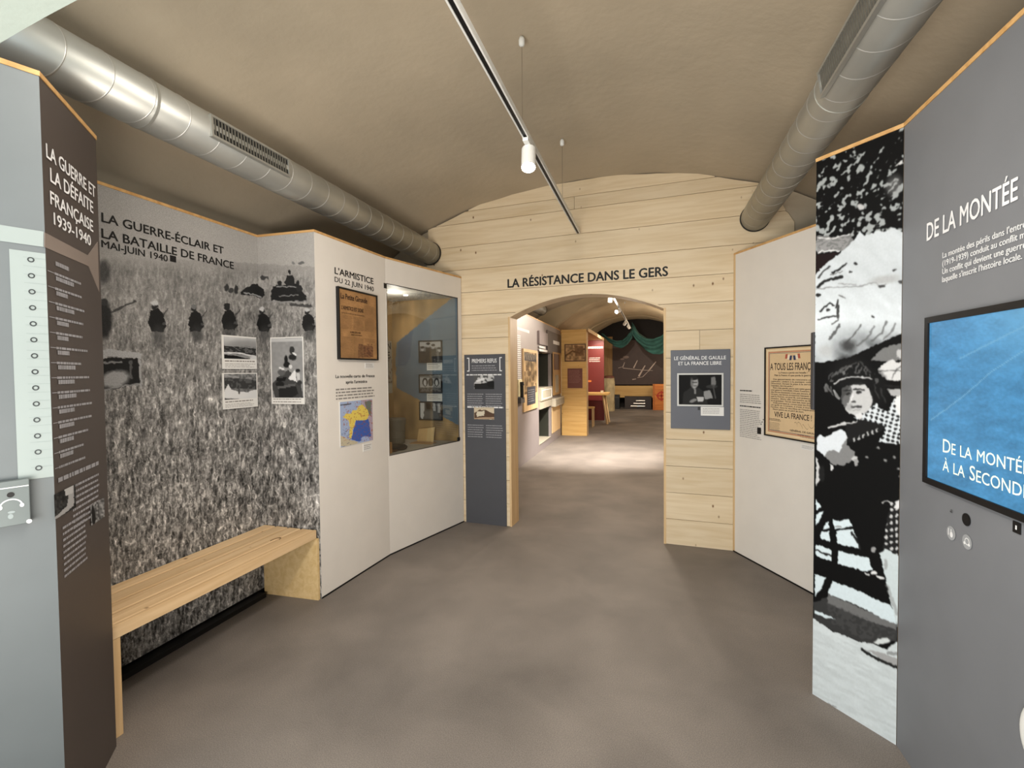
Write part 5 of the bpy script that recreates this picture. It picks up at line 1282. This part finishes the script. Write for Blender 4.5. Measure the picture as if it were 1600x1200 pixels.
b = MB(); b.wbox(FW, s0+0.04, s1-0.04, 0.83, 0.95, 0.10, 0.104); b.build('tray_front', mat('putty', (150, 144, 130), 0.4), t)
b = MB(); b.wbox(FW, s0+0.04, s1-0.1, 0.2, 0.80, 0.001, 0.012); tag(b.build('wood_panel', PINE_Z), 'light wood panel below the pale projecting case', 'panel')
b = MB(); b.wbox(FW, s0+0.04, s1-0.1, 1.05, 2.02, 0.031, 0.04); tb = b.build('wood_panel', wood('amber_wood', 'Z', (176, 140, 92), (150, 112, 66), False)); tag(tb, 'amber wood panel with small pictures above the pale projecting case', 'panel')
b = MB(); b.wbox(FW, s0+0.15, s1-0.35, 1.62, 1.98, 0.04, 0.05); b.build('dark_picture', mat('sepia_dark', (92, 62, 44), 0.6), tb)
b = MB(); b.wbox(FW, s0+0.3, s1-0.5, 1.1, 1.5, 0.04, 0.05); b.build('striped_picture', mat('sepia_grey', (150, 138, 118), 0.6), tb)

# ---- plywood pier with canopy
PX0, PX1, PY = -2.16, -1.545, 11.38
pier = thing('plywood_pier', 'pale boarded plywood pier with two brown plaques beyond the grey display wall', 'pier', (-1.85, 11.6, 0))
zs = [0.0, 0.36, 0.60, 0.94, 1.2, 1.5, 1.82, 2.14, 2.6]
PLYL = wood('pale_plywood', 'X', (214, 176, 112), (196, 154, 90))
for a, c in zip(zs[:-1], zs[1:]):
    b = MB(); b.box(PX0, PX1, PY, PY+0.03, a+0.001, c-0.001); b.build('board', PLYL, pier)
b = MB(); b.box(PX0+0.01, PX1, PY+0.031, PY+0.30, 0, 2.58); b.build('core', PINE_Z, pier)
def pbox(b, x0, y0, x1, y1, Y, th):
    p, q = onY(x0, y1, Y), onY(x1, y0, Y); b.box(p.x, q.x, Y-th, Y, p.z, q.z); return p, q
t = thing('sepia_picture', 'sepia landscape picture on the plywood pier, above the maroon plaque', 'picture', (-1.85, PY, 2.0))
b = MB(); pbox(b, 882.5, 537, 915.5, 565, PY, 0.02); b.build('frame', mat('dark_wood_frame', (84, 58, 40), 0.5), t)
p_, q_ = onY(884, 563.5, PY), onY(914, 538.5, PY)
PWL = Wall((p_.x, PY), (q_.x, PY))
def sep_fn(X, Y):
    p = Paint(X, Y, (0.62, 0.50, 0.36)); n = vnoise(X/3, Y/2.5, 3); p.c *= (0.7+0.6*n)[..., None]; p.line([(884, 556), (895, 548), (905, 552), (914, 545)], 2.5, (0.35, 0.25, 0.16), 0.8); p.poly([(897, 540), (912, 541), (912, 556), (900, 556)], (0.42, 0.31, 0.22), 0.7); return p.c
print_grid('picture_print', PWL, 0, PWL.L, p_.z, q_.z, 0.021, 36, 30, sep_fn, PRINT, t)
t = thing('maroon_plaque', 'maroon text plaque on the plywood pier', 'plaque', (-1.85, PY, 1.3))
b = MB(); pbox(b, 887, 575.5, 910, 606.5, PY, 0.012); b.build('board', mat('maroon_board', (108, 62, 54), 0.5), t)
p_, q_ = onY(889, 604, PY), onY(908, 578, PY); b = MB(); W_ = Wall((p_.x, PY-0.012), (q_.x, PY-0.012)); word_lines(b, W_, 0, W_.L, q_.z, p_.z+0.08, 9, 0.002, 0.25, 0.2); b.build('small_print', mat('dusty_rose_ink', (160, 118, 108), 0.6), t)
# canopy over red panel
can = thing('plywood_canopy', 'flat plywood canopy reaching from the pier to the red panel', 'canopy', (-1.8, 13.2, 2.55))
b = MB(); b.box(-2.3, -1.50, PY+0.31, 15.04, 2.56, 2.60); b.build('soffit', wood('canopy_ply', 'Y', (206, 166, 120), (186, 142, 96), False), can)
b = MB(); b.box(-1.499, -1.482, PY, 15.04, 2.53, 2.615); b.build('edge_lip', PINE_Y, can)
# red panel
red = thing('red_text_panel', 'tall dark red text panel glowing at its edge under the plywood canopy', 'panel', (-1.85, 15.1, 0))
b = MB(); b.box(-2.3, -1.49, 15.05, 15.12, 0.0, 2.55); b.build('board', mat('oxblood_panel', (98, 30, 26), 0.5), red)
b = MB(); W_ = Wall((-2.3, 15.05), (-1.49, 15.05)); a0 = onY(918, 550, 15.05).x+2.3
word_lines(b, W_, a0, 0.80, onY(930, 541, 15.05).z, onY(930, 545, 15.05).z, 1, 0.002, 0.8, 0.1); word_lines(b, W_, a0+0.05, 0.72, onY(930, 558, 15.05).z, onY(930, 566, 15.05).z, 3, 0.002, 0.4, 0.2); b.build('lettering', mat('pink_white_ink', (226, 200, 192), 0.6), red)
b = MB(); p_ = onY(921, 595.5, 15.05); b.disc(W_, p_.x+2.3, p_.z, 0.003, 0.07, 16, rz=0.035); b.build('orange_logo', mat('orange_print', (196, 110, 50), 0.6), red)
lamp('red_panel_light', 'AREA', (-1.62, 14.6, 2.5), 10, WARM, (-1.6, 15.05, 1.6), 0.3, 0.2)

# ---- table and stool in front of the red panel
t = thing('plywood_table', 'pale plywood table with splayed legs before the red panel', 'table', (-1.75, 14.4, 0))
b = MB(); b.box(-2.18, -1.27, 13.95, 14.75, 0.86, 0.92); b.build('tabletop', PLYL, t, bevel=0.004)
for x, y in ((-1.42, 14.05), (-1.42, 14.62), (-2.1, 14.05), (-2.1, 14.62)):
    b = MB(); s_ = 0.12 if x > -1.8 else -0.05
    b.tube([(x, y, 0.86), (x+s_, y, 0.0)], 0.034, 4); b.build('leg', PINE_Z, t)
t = thing('small_stool', 'low pale stool in front of the plywood table', 'stool', (-1.85, 13.4, 0))
b = MB(); b.box(-2.12, -1.60, 13.2, 13.5, 0.52, 0.56); b.build('seat', PLYL, t)
for x in (-1.63, -2.09):
    for y in (13.23, 13.46):
        b = MB(); b.box(x-0.02, x+0.02, y-0.02, y+0.02, 0, 0.52); b.build('leg', PINE_Z, t)
b = MB(); b.box(-1.5, -1.42, 14.1, 14.2, 0.92, 0.99)
tag(b.build('small_block', mat('pale_block', (206, 190, 160), 0.5), bevel=0.006), 'small pale object on the plywood table end', 'object')

# ================================================================= LAST ROOM
# black mural with white aircraft outlines
AY = 20.6
p_, q_ = onY(957, 601, AY), onY(1037, 530, AY)
am = thing('aircraft_mural', 'dark brown mural with white aircraft at the end of the last room', 'mural', ((p_.x+q_.x)/2, AY, 1.0))
b = MB(); b.box(p_.x, q_.x, AY, AY+0.04, p_.z, q_.z); b.build('board', mat('umber_board', (62, 48, 44), 0.6, var=0.1), am)
AW = Wall((p_.x, AY), (q_.x, AY)); b = MB()
def aw(x, y): return AW.sz(x, y, 0.01)
def stroke(pts, wpx):
    for (xa, ya), (xb_, yb_) in zip(pts[:-1], pts[1:]):
        (a, z), (c, z2) = aw(xa, ya), aw(xb_, yb_); L_2 = math.hypot(c-a, z2-z); nx, nz = -(z2-z)/L_2, (c-a)/L_2; k = wpx*0.0285/2
        b.add([AW.P(a-nx*k, z-nz*k, 0.006), AW.P(c-nx*k*0.5, z2-nz*k*0.5, 0.006), AW.P(c+nx*k*0.5, z2+nz*k*0.5, 0.006), AW.P(a+nx*k, z+nz*k, 0.006)], [(0, 1, 2, 3)])
stroke([(998, 588), (1008, 571)], 2.6); stroke([(990, 575), (996, 563)], 1.8); stroke([(973, 574), (976, 566)], 1.4); stroke([(1013, 580), (1025, 565)], 2.0)
stroke([(973, 575), (1000, 578), (1020, 579)], 0.9); stroke([(996, 590), (1004, 589), (1014, 579)], 0.9); stroke([(988, 593), (994, 592)], 1.4); stroke([(966, 575), (974, 573)], 0.7)
b.build('aircraft_outline', mat('grey_white_print', (176, 160, 150), 0.6), am)
b = MB(); a, z = aw(978, 558); b.disc(AW, a, z, 0.006, 0.13, 12, rz=0.06); a, z = aw(972, 561); b.disc(AW, a, z, 0.007, 0.09, 12, rz=0.04); b.build('cloud_print', mat('dim_cloud_print', (112, 94, 86), 0.6), am)
b = MB(); p2, q2 = onY(943, 600, AY), onY(957, 526, AY); b.box(p2.x, q2.x-0.004, AY, AY+0.05, 0, q2.z)
tag(b.build('wood_panel', wood('dim_wood', 'Z', (150, 118, 74), (124, 92, 54), False)), 'brown wood panel standing beside the aircraft mural', 'panel')
b = MB(); p2, q2 = onY(1037, 603, AY), onY(1045, 540, AY); b.box(p2.x+0.004, q2.x+0.3, AY, AY+0.05, 0, q2.z)
tag(b.build('wood_panel', wood('dim_wood', 'Z')), 'brown wood panel at the doorway side of the aircraft mural', 'panel')
# low wooden counter
p2, q2 = onY(958, 634, 20.0), onY(1022, 603, 20.0)
t = thing('low_counter', 'pale wooden counter under the aircraft mural', 'counter', ((p2.x+q2.x)/2, 20.2, 0))
b = MB(); b.box(p2.x, q2.x, 20.0, 20.06, 0.45, q2.z); b.build('front_panel', wood('counter_wood', 'X', (196, 160, 100), (176, 138, 80), False), t)
b = MB(); b.box(p2.x, q2.x, 20.06, 20.55, q2.z-0.04, q2.z); b.build('top', PLYL, t)
for x in (p2.x, q2.x-0.05):
    b = MB(); b.box(x, x+0.05, 20.0, 20.5, 0, 0.45); b.build('leg', PINE_Z, t)
# dark crate and canister row
def crate(px0, py0, px1, py1, Y, dep, name, label, cat, m, extra=None):
    p2, q2 = onY(px0, py1, Y), onY(px1, py0, Y)
    t = thing(name, label, cat, ((p2.x+q2.x)/2, Y+dep/2, 0)); b = MB(); b.box(p2.x, q2.x, Y, Y+dep, 0.0, q2.z); b.build('body', m, t, bevel=0.008)
    return t, p2.x, q2.x, q2.z
t, x0, x1, z1 = crate(957, 617, 968, 634, 19.6, 0.35, 'black_box', 'black box on the floor beside the rough column', 'box', BLACK)
b = MB(); b.box(x0+0.03, x1-0.03, 19.59, 19.6, z1-0.12, z1-0.09); b.build('handle', mat('dim_grey', (60, 58, 56), 0.5), t)
t, x0, x1, z1 = crate(976, 619.5, 1018, 633, 19.7, 0.25, 'equipment_case', 'long dark open equipment case with shiny rods under the counter', 'case', mat('dark_case', (40, 30, 26), 0.5))
for k in range(3):
    b = MB(); b.tube([(x0+0.25+0.1*k, 19.67, 0.12+0.11*k), (x1-0.25, 19.67, 0.12+0.11*k)], 0.028, 10); b.build('rod', mat('shiny_rod', (190, 184, 176), 0.3, 0.8), t)
b = MB(); b.box((x0+x1)/2-0.02, (x0+x1)/2+0.02, 19.66, 19.7, 0.0, z1); b.build('strap', BLACK, t)
# orange crate
p2, q2 = onY(1020, 635, 19.3), onY(1046, 600, 19.3)
t = thing('parachute_crate', 'orange wooden supply crate with red emblem at the far end', 'crate', ((p2.x+q2.x)/2, 19.5, 0))
OR = wood('orange_wood', 'X', (198, 122, 56), (168, 92, 38), False)
hz = q2.z/5
for k in range(5):
    b = MB(); b.box(p2.x, q2.x, 19.3, 19.33, k*hz+0.004, (k+1)*hz-0.004); b.build('slat', OR, t)
b = MB(); b.box(p2.x+0.01, q2.x-0.01, 19.331, 19.8, 0.0, q2.z-0.01); b.build('body', OR, t)
REDP = mat('crate_red', (160, 40, 20), 0.6); b = MB(); CW = Wall((p2.x, 19.3), (q2.x, 19.3)); cc = CW.L*0.52; zc_ = q2.z*0.55
b.disc(CW, cc, zc_, 0.006, 0.17, 18, 0.12); b.wquad(CW, cc-0.025, cc+0.025, zc_-0.2, zc_+0.2, 0.007); b.wquad(CW, cc-0.2, cc+0.2, zc_-0.025, zc_+0.025, 0.007); b.build('red_emblem', REDP, t)
b = MB()
for x in (p2.x+0.02, q2.x-0.08): b.box(x, x+0.06, 19.28, 19.3, 0, q2.z)
b.build('batten', wood('orange_wood_dark', 'Z', (170, 100, 44), (140, 76, 30), False), t)
# rough column
p2 = onY(951.5, 634, 18.6); zt = onY(951, 586, 18.6).z
t = thing('hollow_trunk', 'pale rough tree trunk standing beside the dark aircraft mural', 'trunk', (p2.x, 18.6, 0))
b = MB(); n = 18; hs = np.linspace(0, zt-0.12, 9); vs = []
for h in hs:
    for j in range(n):
        a = 2*math.pi*j/n; r_ = 0.20+0.02*math.sin(3*a+h*2)+0.012*math.sin(7*a-h*5); vs.append((p2.x+r_*math.cos(a), 18.6+r_*math.sin(a), h))
b.add(vs, [(i*n+j, i*n+(j+1) % n, (i+1)*n+(j+1) % n, (i+1)*n+j) for i in range(8) for j in range(n)]+[tuple(range(8*n, 9*n))])
b.build('bark', mat('bark_grey', (166, 150, 116), 0.9, var=0.25, scale=5, bump=0.5, bscale=12), t)
b = MB(); b.lathe((p2.x, 18.6, zt-0.12), [(0.21, 0.0), (0.20, 0.07), (0.12, 0.10)], 16); b.build('red_brown_cap', mat('brown_cap', (96, 56, 42), 0.7), t)
# camouflage net: two swags
NETM = mat('green_camouflage_net', (38, 74, 66), 0.9, var=0.35, scale=4, bump=0.4, bscale=30)
def swag(top, low, Y, label, folds=6):
    """cloth hanging between two pixel polylines (upper and lower edge)"""
    b = MB(); n = 40; m_ = 10
    tx = np.linspace(top[0][0], top[-1][0], n); ty = np.interp(tx, [p[0] for p in top], [p[1] for p in top]); ly = np.interp(tx, [p[0] for p in low], [p[1] for p in low])
    for k in range(m_):
        for i in range(n):
            u = k/(m_-1); y = ty[i]*(1-u)+ly[i]*u; p = onY(tx[i], y, Y)
            b.v.append((p.x, Y+0.10*math.sin(u*folds*2+i*0.2)+0.35*math.sin(math.pi*i/(n-1)), p.z))
    for k in range(m_-1):
        for i in range(n-1): b.f.append((k*n+i, (k+1)*n+i, (k+1)*n+i+1, k*n+i+1))
    o = b.build('camouflage_net', NETM, smooth=True); s = o.modifiers.new('s', 'SOLIDIFY'); s.thickness = 0.02
    return tag(o, label, 'net', 'green nets of the last room')
swag([(940, 521), (950, 527), (962, 532), (972, 532), (980, 525), (988, 510)], [(940, 523), (950, 534), (960, 540), (970, 543), (980, 538), (988, 528)], 17.2, 'green net swag between the red panel and the far spotlights')
swag([(987, 504), (998, 519), (1010, 527), (1022, 529), (1034, 525), (1050, 508)], [(987, 522), (996, 535), (1008, 546), (1020, 552), (1032, 553), (1050, 547)], 17.0, 'larger green net swag hanging above the aircraft mural')
b = MB(); p2, q2 = onY(960, 549, 18.6), onY(1040, 543, 18.6)
bpy.data.objects.remove(_to)
for nm in ('lettering.005', 'lettering.008', 'lettering.013'):
    if nm in bpy.data.objects: bpy.data.objects[nm]['kind'] = 'stuff'   # lines of small print
